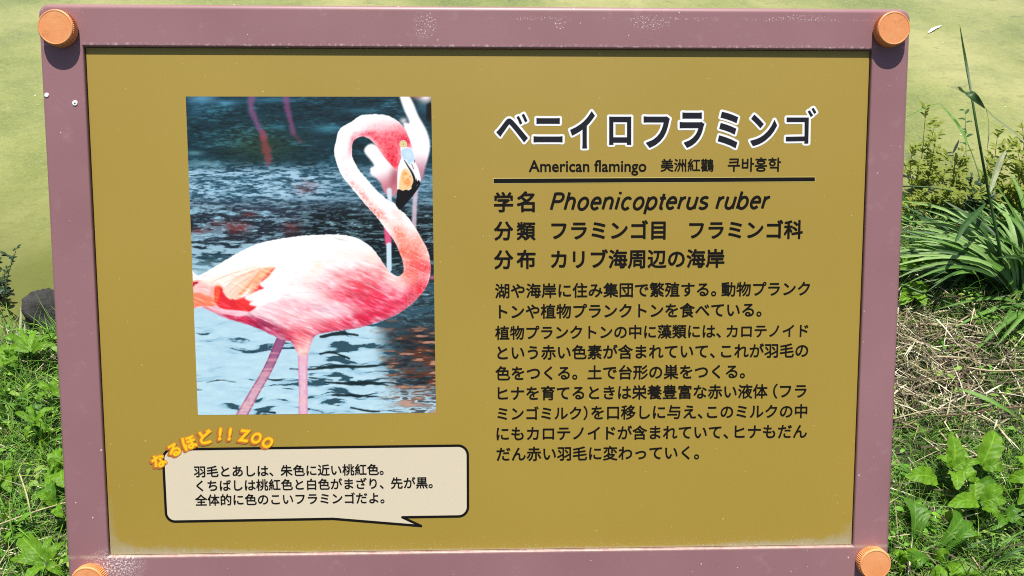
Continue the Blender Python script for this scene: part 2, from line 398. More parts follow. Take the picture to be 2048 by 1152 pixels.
body([('植物プランクトンの中に藻類には、', 90, 1408), ('カロテノイド', 1443, 1918)], 370, 904)
body([('という赤い色素が含まれていて、', 103, 1372), ('これが羽毛の', 1410, 1918)], 370, 1022)
body([('色をつくる。', 92, 568), ('土で台形の巣をつくる。', 630, 1548)], 720, 118)
body([('ヒナを育てるときは栄養豊富な赤い液体', 105, 1680), ('（フラ', 1715, 1908)], 720, 235)
body([('ミンゴミルク）', 103, 628), ('を口移しに与え、', 652, 1300), ('このミルクの中', 1328, 1912)], 720, 352)
body([('にもカロテノイドが含まれていて、', 98, 1450), ('ヒナもだん', 1490, 1910)], 720, 471)
body([('だん赤い羽毛に変わっていく。', 98, 1280)], 720, 590)
line('subtitle_text', [('American flamingo', 287, 972, dict(sink=0.0, vs=1.03)), ('美洲紅鸛', 1058, 1365), ('쿠바홍학', 1450, 1758)], 200, 287, 1758, 419, 417, bold=0.017)

# title, glyph by glyph, with a white border
T = [('ベ', 95, 280, 80, 248), ('ニ', 313, 483, 105, 248), ('イ', 527, 672, 65, 283), ('ロ', 755, 885, 97, 262), ('フ', 957, 1110, 95, 280),
     ('ラ', 1168, 1312, 72, 280), ('ミ', 1390, 1510, 68, 282), ('ン', 1580, 1738, 85, 270)]
segs, ov, of = [], [], []
for ch, x0, x1, y0, y1 in T:
    co, F = glyph_mesh(ch, 0.033)
    if ch in 'ベゴ':                              # keep the two voicing marks apart
        par = list(range(len(co)))
        def find(a):
            while par[a] != a: par[a] = par[par[a]]; a = par[a]
            return a
        for f in F:
            for a in f[1:]: par[find(a)] = find(f[0])
        root = np.array([find(i) for i in range(len(co))]); ctr = {q: co[root == q].mean(0) for q in set(root)}
        big_ = max(ctr, key=lambda q: (root == q).sum() * 0 + np.ptp(co[root == q][:, 0])); sm = [q for q in ctr if q != big_]
        if len(sm) == 2:
            sm.sort(key=lambda q: ctr[q][0]); ax = ctr[sm[1]] - ctr[sm[0]]; ax /= np.hypot(*ax)
            for i_, q in enumerate(sm):
                d = co[root == q] - ctr[q]; al = (d @ ax)[:, None] * ax; co[root == q] = ctr[q] + (d - al) * .92 + al * .62 + ax * (.03 if i_ else -.0) + np.array((0.012, 0.012))
    mn, mx = co.min(0), co.max(0); t = (co - mn) / (mx - mn)
    c00 = np.array(onsign(zx(x0), 200 + y1 / 2.9257)); c10 = np.array(onsign(zx(x1), 200 + y1 / 2.9257)); c01 = np.array(onsign(zx(x0), 200 + y0 / 2.9257))
    P = c00 + t[:, :1] * (c10 - c00) + t[:, 1:] * (c01 - c00); segs.append((P, F))
    v, f = stroke(P, boundary(F), 0.00166, PN + 0.00008); k = len(ov); ov += v; of += [tuple(i + k for i in q) for q in f]
go = [[(1573, 235), (1617.5, 235), (1616.5, 287), (1608.3, 287), (1608.6, 282), (1571.5, 282.6), (1571.7, 273.6), (1608.8, 272.8), (1609, 244), (1573, 244)],
      [(1615.2, 222.8), (1619.6, 220.6), (1626, 230.6), (1621.4, 234)], [(1622.8, 217.6), (1627, 215.6), (1632.6, 224.8), (1628.2, 227.8)]]
for q in go:
    P = np.array([onsign(*p) for p in q])[::-1]
    F = [tuple(range(len(P)))]; segs.append((P, F)); v, f = stroke(P, boundary(F), 0.00166, PN + 0.00008); k = len(ov); ov += v; of += [tuple(i + k for i in g) for g in f]
mesh_obj('title_border', ov, of, M_WHITE, sign); emit('title_text', segs, M_TITLE, PN + 0.00022)

def poly_sheet(name, pts, mat, n):
    return mesh_obj(name, [(*onsign(x, y), n) for x, y in pts], [tuple(range(len(pts)))], mat, sign)
poly_sheet('underline_border', [(986, 356), (1630.5, 353.3), (1630.8, 363.5), (986.2, 367.3)], mat_flat('pale_mustard_print', ink(215, 200, 120)), PN + 0.00008)
poly_sheet('underline', [(987, 357.5), (1629.5, 354.5), (1629.8, 362.4), (987.2, 366.2)], M_INK, INKZ)

# ---- speech bubble
def bz(X, Y): return (280 + X / 2.9257, 820 + Y / 2.9257)
def bubble_pts():
    pts = []
    def arc(cx, cy, r, a0, a1, k=8):
        for i in range(k + 1):
            a = math.radians(a0 + (a1 - a0) * i / k); pts.append(bz(cx + r * math.cos(a), cy + r * math.sin(a)))
    arc(190, 284, 54, 180, 270); arc(1862, 264, 56, 270, 360); arc(1863, 566, 56, 0, 90)
    pts.append(bz(1535, 627)); pts.append(bz(1645, 678)); pts.append(bz(1130, 636)); arc(206, 598, 54, 90, 180)
    return pts
bp = bubble_pts()
P2 = np.array([onsign(*p) for p in bp])
me = bmesh.new(); vv = [me.verts.new((p[0], p[1], PN + 0.00008)) for p in P2]; f0 = me.faces.new(vv); bmesh.ops.triangulate(me, faces=[f0])
for f in me.faces:
    f.normal_update()
    if f.normal.z < 0: f.normal_flip()
mm = bpy.data.meshes.new('speech_bubble'); me.to_mesh(mm); me.free(); mm.materials.append(M_CREAM); bub = link(bpy.data.objects.new('speech_bubble', mm), sign)
ed = [(i, (i + 1) % len(P2)) for i in range(len(P2))]
v, f = stroke(P2, ed, 0.00098, PN + 0.00016, 12); mesh_obj('bubble_outline', v, f, M_INK, bub)
def bline(segs, ya, yb):
    out = []
    for t, a, b in segs:
        g = lambda X: ya + (yb - ya) * (X - 320) / 1390
        p, q = bz(a, g(a)), bz(b, g(b)); out.append(place_seg(t, p[0], q[0], p[1], q[1], bold=0.018))
    o = emit('bubble_text', out, M_INK, INKZ + 0.00008); o.parent = bub
bline([('羽毛とあしは、', 318, 780), ('朱色に近い桃紅色。', 825, 1425)], 392, 375)
bline([('くちばしは桃紅色と白色がまざり、', 333, 1425), ('先が黒。', 1470, 1712)], 475, 456)
bline([('全体的に色のこいフラミンゴだよ。', 325, 1430)], 559, 541)

# ---- curved slogan
arc = [('な', 112, 297, 31, 92), ('る', 201, 234, 27, 92), ('ほ', 290, 191, 19, 96), ('ど', 386, 157, 11, 94), ('!', 470, 140, 0, 92), ('!', 527, 141, -2, 92), ('Z', 611, 150, -8, 92), ('O', 682, 164, -22, 88), ('O', 747, 190, -32, 88)]
sy, so_v, so_f, sh = [], [], [], []
unit = (onsign(*bz(1000, 0))[0] - onsign(*bz(0, 0))[0]) / 1000
for ch, X, Y, ang, size in arc:
    co, F = glyph_mesh(ch, 0.030)
    c = (co.min(0) + co.max(0)) / 2; co = co - c
    sx = size * unit * (0.80 if ch == 'O' else 0.86 if ch == 'Z' else 0.93); q = size * unit * (1.08 if ord(ch) < 128 else 0.95)
    if ord(ch) < 128: co[:, 0] += co[:, 1] * 0.16
    co = co * (sx, q); a = math.radians(ang); R2 = np.array(((math.cos(a), -math.sin(a)), (math.sin(a), math.cos(a))))
    P = co @ R2.T + np.array(onsign(*bz(X, Y))); sy.append((P, F)); E_ = boundary(F)
    v, f = stroke(P, E_, 0.00066, PN + 0.00032, 8); k = len(so_v); so_v += v; so_f += [tuple(i + k for i in g) for g in f]
    P_s = P + np.array((-10 * unit, -7 * unit)); v, f = stroke(P_s, E_, 0.0008, PN + 0.00025, 8); k = len(sh); sh.append((v, f))
    sy_s = P_s
shv, shf = [], []
for v, f in sh:
    k = len(shv); shv += v; shf += [tuple(i + k for i in g) for g in f]
mesh_obj('slogan_drop_shade', shv, shf, M_BROWN, sign); mesh_obj('slogan_border', so_v, so_f, M_ORANGE, sign); emit('slogan_text', sy, M_YELLOW, PN + 0.00040)

# ---- printed flamingo photograph: pigment laid on a fine grid
def vnoise(X, Y, sx, sy, seed, octv=3, gain=0.55):
    r = np.random.default_rng(seed); out = np.zeros_like(X); amp, tot = 1.0, 0.0
    for o in range(octv):
        G = r.random((257, 257)); x = X / sx; y = Y / sy; xi = np.floor(x).astype(int); yi = np.floor(y).astype(int); fx = x - xi; fy = y - yi
        fx = fx * fx * (3 - 2 * fx); fy = fy * fy * (3 - 2 * fy); xi %= 256; yi %= 256
        g = G[yi, xi] * (1 - fx) * (1 - fy) + G[yi, xi + 1] * fx * (1 - fy) + G[yi + 1, xi] * (1 - fx) * fy + G[yi + 1, xi + 1] * fx * fy
        out += g * amp; tot += amp; amp *= gain; sx *= 0.5; sy *= 0.5
    return out / tot
def sst(x, a, b): t = np.clip((x - a) / (b - a), 0, 1); return t * t * (3 - 2 * t)
def spline(pts, n=6, closed=True):
    P = np.array(pts, float); m = len(P); out = []
    for i in range(m if closed else m - 1):
        if closed: p = [P[(i + j - 1) % m] for j in range(4)]
        else: p = [P[max(0, min(m - 1, i + j - 1))] for j in range(4)]
        for k in range(n):
            t = k / n; out.append(0.5 * (2 * p[1] + (p[2] - p[0]) * t + (2 * p[0] - 5 * p[1] + 4 * p[2] - p[3]) * t * t + (3 * p[1] - p[0] - 3 * p[2] + p[3]) * t ** 3))
    if not closed: out.append(P[-1])
    return np.array(out)
def sdf(X, Y, P):
    d = np.full(X.shape, 1e9); ins = np.zeros(X.shape, bool); n = len(P)
    for i in range(n):
        a, b = P[i], P[(i + 1) % n]; e = b - a; wx, wy = X - a[0], Y - a[1]
        t = np.clip((wx * e[0] + wy * e[1]) / (e @ e + 1e-12), 0, 1); d = np.minimum(d, (wx - t * e[0]) ** 2 + (wy - t * e[1]) ** 2)
        if a[1] != b[1]:
            c = ((a[1] > Y) != (b[1] > Y)) & (X < (b[0] - a[0]) * (Y - a[1]) / (b[1] - a[1]) + a[0]); ins ^= c
    d = np.sqrt(d); return np.where(ins, -d, d)
def tubes(X, Y, pts):      # pts (x, y, r): signed distance to a tapered stroke
    d = np.full(X.shape, 1e9); P = spline(pts, 5, False)
    for a, b in zip(P, P[1:]):
        e = b[:2] - a[:2]; t = np.clip(((X - a[0]) * e[0] + (Y - a[1]) * e[1]) / (e @ e + 1e-12), 0, 1)
        d = np.minimum(d, np.hypot(X - a[0] - t * e[0], Y - a[1] - t * e[1]) - (a[2] + t * (b[2] - a[2])))
    return d
A_ = lambda x, y: (360 + x / 3.49, 180 + y / 3.49)
B_ = lambda x, y: (360 + x / 2.954, 450 + y / 2.954)
C_ = lambda x, y: (640 + x / 5.008, 210 + y / 5.008)
def paint(X, Y):
    I = np.zeros(X.shape + (3,))
    def over(c, m):
        nonlocal I
        c = np.array(c, float) if not isinstance(c, np.ndarray) else c
        I = I * (1 - m[..., None]) + c * m[..., None]
    def cov(d, soft=0.9): return 1 - sst(d, -soft, soft)
    def blob(conv, x, y, rx_, ry_, ang, c, k, mask=None, wob=0.0):
        cx, cy = conv(x, y); s = 3.49 if conv is A_ else 2.954 if conv is B_ else 5.008
        a = math.radians(ang); dx, dy = X - cx, Y - cy; p = (dx * math.cos(a) + dy * math.sin(a)) / (rx_ / s); q = (-dx * math.sin(a) + dy * math.cos(a)) / (ry_ / s)
        m = np.exp(-(p * p + q * q) * 1.2) * k
        if wob: m = m * np.clip(1 + wob * (STR - 0.5) * 4, 0, 2)
        m = np.clip(m, 0, 1); over(c, m * mask if mask is not None else m)
    STR = vnoise(X * 0.92 + Y * 0.35, Y * 0.92 - X * 0.35, 16, 4, 40, 3)
    # ---------- water: three zones
    yy = Y; xx = X
    I[:] = (26, 56, 66)
    n1 = vnoise(X, Y, 60, 16, 1, 4); n2 = vnoise(X, Y, 26, 7, 2, 4); n3 = vnoise(X + n1 * 30, Y, 30, 5.5, 3, 4, 0.6)
    over((66, 118, 136), sst(n1 * 0.5 + n2 * 0.5, 0.50, 0.66) * 0.8); over((12, 28, 32), sst(n2, 0.50, 0.64) * 0.6)
    over((52, 72, 50), np.exp(-((X - 520) / 75) ** 2 - ((Y - 290) / 32) ** 2) * 0.7)
    n4 = vnoise(X + n2 * 12, Y, 11, 2.6, 4, 3, 0.6)
    over((86, 134, 150), sst(n4, .56, .68) * .40 * sst(n1, .42, .58)); over((8, 20, 24), sst(1 - n4, .58, .70) * .4)
    for x, y, a, b, c, k in ((150, 60, 120, 40, (108, 160, 190), .8), (330, 90, 100, 22, (96, 150, 178), .7), (650, 70, 190, 20, (84, 140, 168), .6), (110, 140, 60, 60, (80, 130, 155), .4), (1040, 270, 120, 30, (90, 150, 170), .65), (690, 260, 60, 22, (70, 130, 145), .6), (100, 440, 70, 20, (120, 160, 170), .7), (170, 515, 130, 24, (150, 190, 200), .7), (1270, 145, 140, 20, (75, 130, 150), .5), (1700, 130, 60, 60, (60, 105, 125), .5)):
        blob(A_, x, y, a, b, 0, c, k)
    mid = sst(Y, 318, 350) * (1 - sst(Y, 395 + n1 * 30, 450))
    br = sst(n3 * 0.75 + n2 * 0.25, 0.38, 0.60)
    lite = np.stack([130 + 60 * n3, 168 + 50 * n3, 190 + 45 * n3], -1)
    over((66, 100, 118), mid * .62); over(lite, mid * np.clip(br * 0.75 + sst(n4, .48, .60) * .55 - .45 * sst(1 - n4, .56, .66), 0, 1) * np.clip(1.1 - 0.45 * sst(X, 600, 700), 0, 1))
    low = sst(Y, 385, 425)
    over((40, 44, 54), low * (1 - sst(Y, 480, 520)) * 0.75)
    over((150, 188, 204), low * (1 - sst(Y, 500, 540)) * np.clip(sst(n3, 0.50, 0.62) * .8 + sst(n4, .55, .65) * .5 - .2, 0, 1))
    for x, y, a, b, k in ((400, 960, 90, 50, .75), (480, 870, 60, 25, .5), (800, 960, 90, 55, .55), (150, 980, 80, 25, .5), (260, 930, 60, 20, .5), (880, 680, 80, 50, .35)):
        blob(A_, x, y, a, b, 0, (112, 48, 46), k, wob=0.6)
    over((165, 195, 208), sst(Y, 455, 500) * (1 - sst(X, 560, 640)) * sst(n3, 0.40, 0.55) * 0.9)
    dk = sst(X, 560, 640) * sst(Y, 398, 440) * (1 - sst(Y, 640, 700)); over((14, 24, 28), dk * 0.85); over((140, 172, 182), dk * np.clip(sst(n3, 0.56, 0.68) * 0.6 + sst(n4, .56, .66) * .45 - .1, 0, 1))
    # lower water
    lw = sst(Y, 505 + 30 * (n1 - .5), 560); lw2 = lw * (1 - 0.85 * sst(X, 740, 800) * (1 - sst(Y, 690, 780)))
    base = np.stack([188 + 26 * (n2 - .5), 216 + 22 * (n2 - .5), 228 + 16 * (n2 - .5)], -1); over(base, lw2)
    r1 = vnoise(X + 6 * np.sin(Y / 7), Y + (n1 - .5) * 22 + 3 * np.sin(X / 17), 52, 7.0, 9, 3, 0.42)
    rp = 0.12 + 0.34 * sst(X, 560, 720) * sst(Y, 640, 690) * (1 - 0.55 * sst(Y, 745, 800)) + 0.30 * sst(X, 700, 800) * (1 - sst(Y, 730, 800)) - 0.10 * (1 - sst(X, 430, 600)) * sst(Y, 690, 760)
    over((22, 40, 46), lw * sst(r1, 0.74 - rp * 0.42, 0.80 - rp * 0.42))
    over((120, 165, 190), lw * sst(r1, 0.60 - rp * 0.35, 0.74 - rp * 0.42) * 0.35)
    bz_ = sst(X + (n2 - .5) * 90 - (Y - 700) * .12, 755, 815) * sst(Y + (n1 - .5) * 60, 630, 690); r2 = vnoise(X, Y, 30, 6, 12, 3)
    over((26, 26, 28), bz_ * .55 * (1 - sst(Y, 760, 800))); over((96, 56, 40), bz_ * sst(r2, 0.42, 0.56) * 0.85 * (1 - 0.6 * sst(Y, 780, 830))); over((196, 158, 140), bz_ * sst(r2, 0.58, 0.70) * 0.8); over((40, 30, 30), bz_ * sst(1 - r2, 0.58, 0.70) * 0.7)
    for pts in ([(160, 928, 2), (240, 918, 4), (330, 930, 2)], [(650, 850, 3), (800, 850, 8), (950, 835, 7), (1080, 838, 8), (1230, 822, 4)], [(760, 900, 3), (900, 915, 4)], [(860, 930, 4), (1000, 938, 9), (1150, 935, 10), (1230, 948, 3)], [(900, 1005, 6), (1050, 1008, 8), (1200, 1018, 3)], [(500, 905, 3), (560, 915, 6), (640, 905, 3)], [(330, 720, 2), (440, 750, 4)], [(100, 975, 4), (130, 975, 3)], [(1010, 1080, 4), (1110, 1098, 6), (1180, 1100, 3)], [(480, 1100, 4), (560, 1108, 7)], [(830, 760, 5), (900, 752, 9), (1000, 790, 4)], [(830, 660, 5), (950, 640, 10), (1050, 650, 5)]):
        over((20, 36, 40), cov(tubes(X, Y, [(*B_(a, b), c / 2.954) for a, b, c in pts]) + (n2 - .5) * 5, 1.2) * 0.92)
    # ---------- far flamingos
    over((142, 92, 132), cov(tubes(X, Y, [(*A_(503, 40), 7), (*A_(498, 130), 6), (*A_(540, 235), 5), (*A_(588, 330), 5)]) + (n2 - .5) * 3 + (n4 - .5) * 5, 5) * 0.72)
    over((146, 72, 76), cov(tubes(X, Y, [(*A_(575, 300), 4.5), (*A_(598, 400), 8), (*A_(615, 470), 8), (*A_(612, 520), 3)]) + (n2 - .5) * 5 + (n4 - .5) * 8, 5) * 0.72)
    over((140, 84, 124), cov(tubes(X, Y, [(*A_(738, 40), 7), (*A_(755, 150), 6), (*A_(778, 240), 4.5), (*A_(790, 295), 5)]) + (n2 - .5) * 3 + (n4 - .5) * 5, 4.5) * 0.72)
    over((120, 70, 84), cov(tubes(X, Y, [(*A_(800, 310), 4), (*A_(840, 360), 4)]), 5) * 0.5)
    fw = cov(sdf(X, Y, spline([A_(*p) for p in ((1530, 20), (1590, 30), (1628, 90), (1665, 180), (1720, 280), (1745, 370), (1738, 450), (1712, 540), (1680, 640), (1640, 560), (1600, 400), (1560, 240), (1600, 225), (1560, 130))])), 3)
    over(np.stack([250 - 60 * sst(Y, 300, 350), 246 - 110 * sst(Y, 300, 350), 248 - 95 * sst(Y, 300, 350)], -1), fw)
    blob(A_, 1560, 215, 30, 25, 0, (250, 240, 245), .8)
    blob(A_, 1715, 50, 60, 45, 0, (250, 235, 235), .95); blob(A_, 1650, 50, 40, 14, 0, (200, 130, 130), .6); over((14, 14, 18), cov(tubes(X, Y, [(*A_(1745, 115), 7), (*A_(1748, 190), 8)]), 3))
    mb = cov(sdf(X, Y, spline([A_(*p) for p in ((1285, 425), (1340, 375), (1440, 440), (1540, 540), (1540, 660), (1490, 740), (1430, 720), (1395, 640), (1335, 590), (1330, 545), (1352, 520))])), 3)
    q = sst(Y + (X - 770) * .3, 335, 375); over(np.stack([252 - 50 * q, 248 - 110 * q, 250 - 100 * q], -1), mb); blob(A_, 1500, 600, 40, 90, 10, (140, 60, 70), .6)
    over((214, 222, 232), cov(tubes(X, Y, [(*A_(1460, 700), 5), (*A_(1468, 820), 3.5)]), 2)); over((216, 196, 208), cov(tubes(X, Y, [(*A_(1652, 640), 5), (*A_(1640, 780), 4.5), (*A_(1632, 970), 5)]), 2.5) * 0.85)
    over((214, 96, 132), cov(tubes(X, Y, [(*A_(1442, 940), 6), (*A_(1455, 1070), 6.5)]), 2)); over((206, 224, 236), cov(tubes(X, Y, [(*B_(1234, 118), 5), (*B_(1236, 262), 5)]), 1.5))
    blob(B_, 1490, 310, 20, 12, 0, (230, 120, 150), .8)
    # ---------- legs of the big bird
    for pts, sd in (([(600, 670, 9.5), (520, 850, 9), (440, 990, 9.5), (340, 1170, 11.5)], 60), ([(727, 740, 11), (726, 850, 9.3), (728, 980, 8.6), (727, 1150, 9.5)], 61)):
        d = tubes(X, Y, [(*B_(a, b), c) for a, b, c in pts]); m = cov(d, 0.8); g = vnoise(X, Y, 7, 4, sd, 2)
        q = sst(Y, 690, 790) * (0.6 + 0.4 * g); over(np.stack([150 + 72 * q, 96 + 92 * q, 130 + 68 * q], -1) if sd == 60 else np.stack([222 + 8 * g, 172 + 34 * g, 200 + 14 * g], -1), m)
        over((120, 60, 96) if sd == 60 else (190, 120, 160), m * sst(d, -5, -0.5) * 0.55); over((235, 190, 190), m * sst(vnoise(X, Y, 60, 4.5, sd + 5, 1), 0.62, 0.72) * 0.4)
    # ---------- body, neck, head in one outline
    out = [C_(*p) for p in ((935, 465), (915, 400), (880, 300), (840, 225), (790, 170), (710, 120), (640, 98), (540, 92), (450, 97), (385, 115), (310, 170), (200, 240), (165, 340), (145, 430), (145, 500), (165, 580), (200, 670), (250, 750), (310, 820), (380, 910), (450, 990), (520, 1070), (590, 1150))]
    out += [A_(*p) for p in ((1450, 990), (1500, 1060))] + [B_(*p) for p in ((1299, 167), (1318, 220), (1322, 270), (1305, 296), (1275, 300), (1240, 275), (1200, 225), (1160, 165), (1110, 115), (1040, 75), (960, 58), (860, 57), (740, 62), (600, 80), (480, 105), (390, 140), (290, 195), (200, 250), (130, 290), (100, 298), (60, 275), (40, 480), (130, 490), (190, 515), (250, 545), (330, 570), (420, 595), (490, 625), (560, 658), (620, 682), (655, 690), (682, 740), (700, 770), (755, 765), (772, 720), (800, 655), (900, 630), (1040, 612), (1150, 580), (1280, 530), (1370, 465), (1440, 390), (1475, 310), (1480, 220), (1455, 130), (1410, 50))]
    out += [A_(*p) for p in ((1630, 942), (1575, 870), (1530, 830))] + [C_(*p) for p in ((750, 985), (690, 962), (620, 900), (560, 850), (500, 780), (440, 710), (390, 650), (350, 580), (325, 520), (318, 450), (325, 390), (350, 345), (400, 320), (450, 320), (500, 345), (540, 385), (590, 450), (640, 520), (700, 590), (745, 635), (772, 655), (782, 620), (812, 520), (812, 450), (850, 420), (900, 440))]
    sil = sdf(X, Y, spline(out, 3)); M = cov(sil + (vnoise(X, Y, 4, 4, 21, 1) - .5) * 1.2, 0.8)
    hd = 1 - sst(Y, 455, 480)                     # neck and head region
    bird = np.zeros_like(I); bird[:] = (253, 251, 250); keep = I.copy(); I = bird
    fn = vnoise(X, Y, 3.2, 3.2, 31, 2); f2 = vnoise(X, Y, 9, 9, 32, 3)
    # head
    for x, y, a, b, g, c, k in ((690, 330, 190, 120, 20, (232, 128, 140), .9), (800, 300, 110, 130, 60, (226, 92, 108), .8), (640, 400, 130, 80, 35, (226, 98, 110), .8), (720, 500, 120, 110, 50, (220, 64, 82), .95), (740, 590, 80, 70, 50, (214, 44, 62), .9), (880, 360, 70, 120, 70, (208, 50, 72), .85), (460, 290, 110, 38, -12, (226, 100, 118), .8), (560, 320, 70, 45, 35, (220, 84, 100), .7), (330, 370, 30, 80, 15, (220, 104, 124), .8), (300, 470, 28, 60, 0, (240, 176, 186), .7), (620, 215, 150, 40, -4, (250, 200, 204), .6)):
        blob(C_, x, y, a, b, g, c, k, sst(fn, 0.12, 0.75) * .35 + .72)
    for x, y, a, b, g, c, k in ((240, 520, 60, 60, 0, (250, 220, 224), .5), (260, 680, 60, 70, 40, (246, 206, 210), .6), (330, 800, 50, 40, 45, (238, 160, 160), .7), (430, 900, 110, 40, 48, (240, 172, 168), .75), (520, 1030, 120, 45, 48, (238, 150, 140), .8), (600, 1100, 100, 50, 48, (236, 142, 130), .8), (780, 1090, 90, 50, 40, (250, 205, 200), .6)):
        blob(C_, x, y, a, b, g, c, k, np.clip(sst(fn, 0.30, 0.65) * 0.7 + .35, 0, 1))
    # lower neck
    for x, y, a, b, g, c, k in ((1300, 60, 80, 50, 60, (238, 130, 108), .85), (1320, 160, 60, 110, 75, (234, 112, 92), .9), (1410, 90, 70, 80, 60, (246, 178, 165), .75), (1390, 200, 90, 80, 90, (236, 112, 100), .85), (1445, 250, 45, 110, 95, (228, 66, 74), .95), (1350, 290, 60, 60, 90, (238, 120, 104), .8), (1420, 370, 80, 60, 130, (222, 52, 66), .95), (1370, 330, 50, 60, 120, (240, 128, 120), .6), (1330, 440, 100, 50, 140, (220, 60, 84), .85), (1260, 350, 40, 50, 40, (252, 222, 216), .8), (1300, 390, 30, 60, 40, (252, 214, 210), .6)):
        blob(B_, x, y, a, b, g, c, k, np.clip(sst(fn, 0.2, 0.7) * .5 + .62, 0, 1))
    # breast and belly
    for x, y, a, b, g, c, k in ((1200, 270, 60, 70, 40, (238, 140, 140), .75), (1120, 300, 110, 60, 30, (236, 128, 136), .75), (1050, 360, 170, 70, 20, (226, 84, 100), .92), (960, 420, 170, 60, 18, (222, 74, 94), .85), (1150, 440, 170, 80, -10, (220, 70, 96), .9), (1200, 500, 150, 50, -25, (212, 56, 86), .85), (1050, 560, 220, 48, -12, (200, 46, 76), .95), (860, 600, 160, 44, -10, (208, 62, 86), .85), (720, 480, 230, 70, 8, (240, 176, 186), .8), (560, 520, 180, 50, 10, (244, 200, 208), .7), (700, 580, 200, 50, 2, (236, 156, 166), .8), (860, 500, 110, 30, 8, (222, 190, 206), .6), (560, 620, 150, 36, 28, (176, 66, 100), .9), (430, 572, 150, 34, 22, (150, 36, 70), .95), (330, 545, 130, 26, 20, (196, 50, 80), .95), (700, 640, 120, 30, 6, (214, 90, 110), .8), (500, 590, 60, 26, 20, (150, 70, 100), .6), (720, 690, 60, 60, 0, (236, 128, 130), .8), (730, 750, 40, 26, 0, (248, 206, 196), .8), (650, 670, 40, 20, 20, (196, 74, 96), .7), (800, 380, 120, 40, 24, (246, 202, 204), .55), (940, 330, 120, 28, -18, (250, 214, 214), .5)):
        blob(B_, x, y, a, b, g, c, k, None, 0.42)
    # back: white with faint cream
    for x, y, a, b, g, c, k in ((480, 330, 160, 40, -20, (252, 240, 228), .6), (800, 270, 90, 30, -50, (252, 232, 214), .6), (1000, 170, 120, 30, 10, (250, 226, 218), .6), (1130, 190, 60, 50, 40, (250, 222, 214), .7), (620, 170, 120, 20, -10, (252, 246, 244), .6), (700, 400, 120, 40, 10, (252, 248, 248), .8), (950, 85, 40, 6, 12, (200, 190, 190), .7), (1150, 120, 30, 6, 40, (230, 200, 190), .6)):
        blob(B_, x, y, a, b, g, c, k, None, 0.5)
    # tail plumes
    def plume(pts, c, soft=1.2, k=1.0):
        over(c, cov(sdf(X, Y, spline([B_(*p) for p in pts], 4)), soft) * k)
    plume([(60, 340), (150, 330), (240, 350), (270, 420), (210, 480), (120, 478), (60, 490)], (242, 176, 164), 2.5)
    plume([(60, 345), (110, 335), (80, 365)], (170, 30, 50)); plume([(90, 350), (180, 350), (170, 420), (100, 450), (85, 400)], (246, 206, 206), 3, .8)
    plume([(60, 420), (120, 400), (200, 440), (200, 478), (120, 476), (80, 480)], (238, 130, 98), 3, .8)
    plume([(215, 350), (270, 400), (330, 440), (400, 420), (440, 370), (500, 330), (510, 370), (440, 430), (460, 470), (410, 512), (340, 505), (240, 490), (205, 440)], (216, 56, 66), 2.0)
    plume([(330, 440), (400, 425), (420, 480), (380, 508), (340, 480)], (232, 74, 70), 2, .6)
    plume([(215, 350), (240, 360), (225, 450), (205, 450)], (240, 110, 70), 2, .8)
    for a in ([(255, 380), (330, 310), (450, 255), (480, 262), (400, 330), (310, 438), (270, 410)], [(320, 432), (400, 330), (480, 258), (540, 250), (500, 300), (430, 360), (350, 430)]):
        plume(a, (250, 212, 190), 2.5)
    plume([(345, 400), (400, 330), (460, 270), (475, 280), (420, 350), (370, 405)], (240, 150, 100), 2.5, .6)
    plume([(440, 330), (490, 262), (560, 250), (530, 290), (490, 340), (430, 400), (400, 420)], (244, 176, 138), 3.5, .8); plume([(500, 300), (560, 252), (520, 310), (470, 370)], (222, 80, 70), 2.5, .7)
    plume([(260, 385), (330, 330), (420, 290), (350, 350), (290, 430)], (252, 226, 212), 2.5, .8)
    plume([(400, 320), (455, 262), (470, 266), (420, 330), (340, 410)], (252, 224, 210), 1.5, .6)
    plume([(385, 425), (450, 405), (500, 370), (480, 340), (560, 300), (640, 330), (620, 400), (560, 450), (470, 455), (450, 462), (430, 440)], (253, 250, 250), 1.5)
    plume([(200, 490), (260, 500), (330, 505), (400, 512), (360, 540), (280, 530), (230, 520)], (250, 214, 222), 2, .85)
    plume([(130, 482), (200, 492), (250, 520), (180, 512)], (244, 178, 190), 1.5, .9)
    plume([(120, 330), (260, 290), (420, 235), (520, 240), (430, 262), (300, 320), (230, 360), (150, 345)], (253, 240, 228), 4, .85)
    for pts in ([(385, 430), (440, 395), (520, 372), (500, 420), (430, 450)], [(410, 470), (450, 440), (540, 440), (480, 480)], [(470, 345), (520, 330), (560, 290), (560, 340), (500, 372)]): plume(pts, (253, 248, 248), 2.5, .95)
    for a in ((180, 340, 400, 262), (250, 350, 470, 262), (290, 400, 430, 300), (330, 425, 520, 290), (380, 430, 540, 270)): over((218, 140, 112), cov(tubes(X, Y, [(*B_(a[0], a[1]), .3), (*B_((a[0] + a[2]) / 2 - 6, (a[1] + a[3]) / 2 - 6), .6), (*B_(a[2], a[3]), .3)]), 1) * .55)
    # feather texture
    tex = vnoise(X * 0.9 + Y * 0.42, Y * 0.9 - X * 0.42, 22, 2.6, 50, 2); pinkness = np.clip((255 - I[..., 1]) / 150, 0, 1) * sst(Y, 480, 520)
    I *= (1 + (tex - 0.5) * 0.34 * pinkness)[..., None]; I += (np.clip(tex - 0.62, 0, 1) * 190 * pinkness)[..., None] * np.array((.6, 1, 1.0))
    I -= (sst(vnoise(X + Y * .4, Y, 30, 2.6, 51, 2), 0.70, 0.80) * 26 * (1 - pinkness) * sst(Y, 500, 540))[..., None] * np.array((.5, .9, 1))
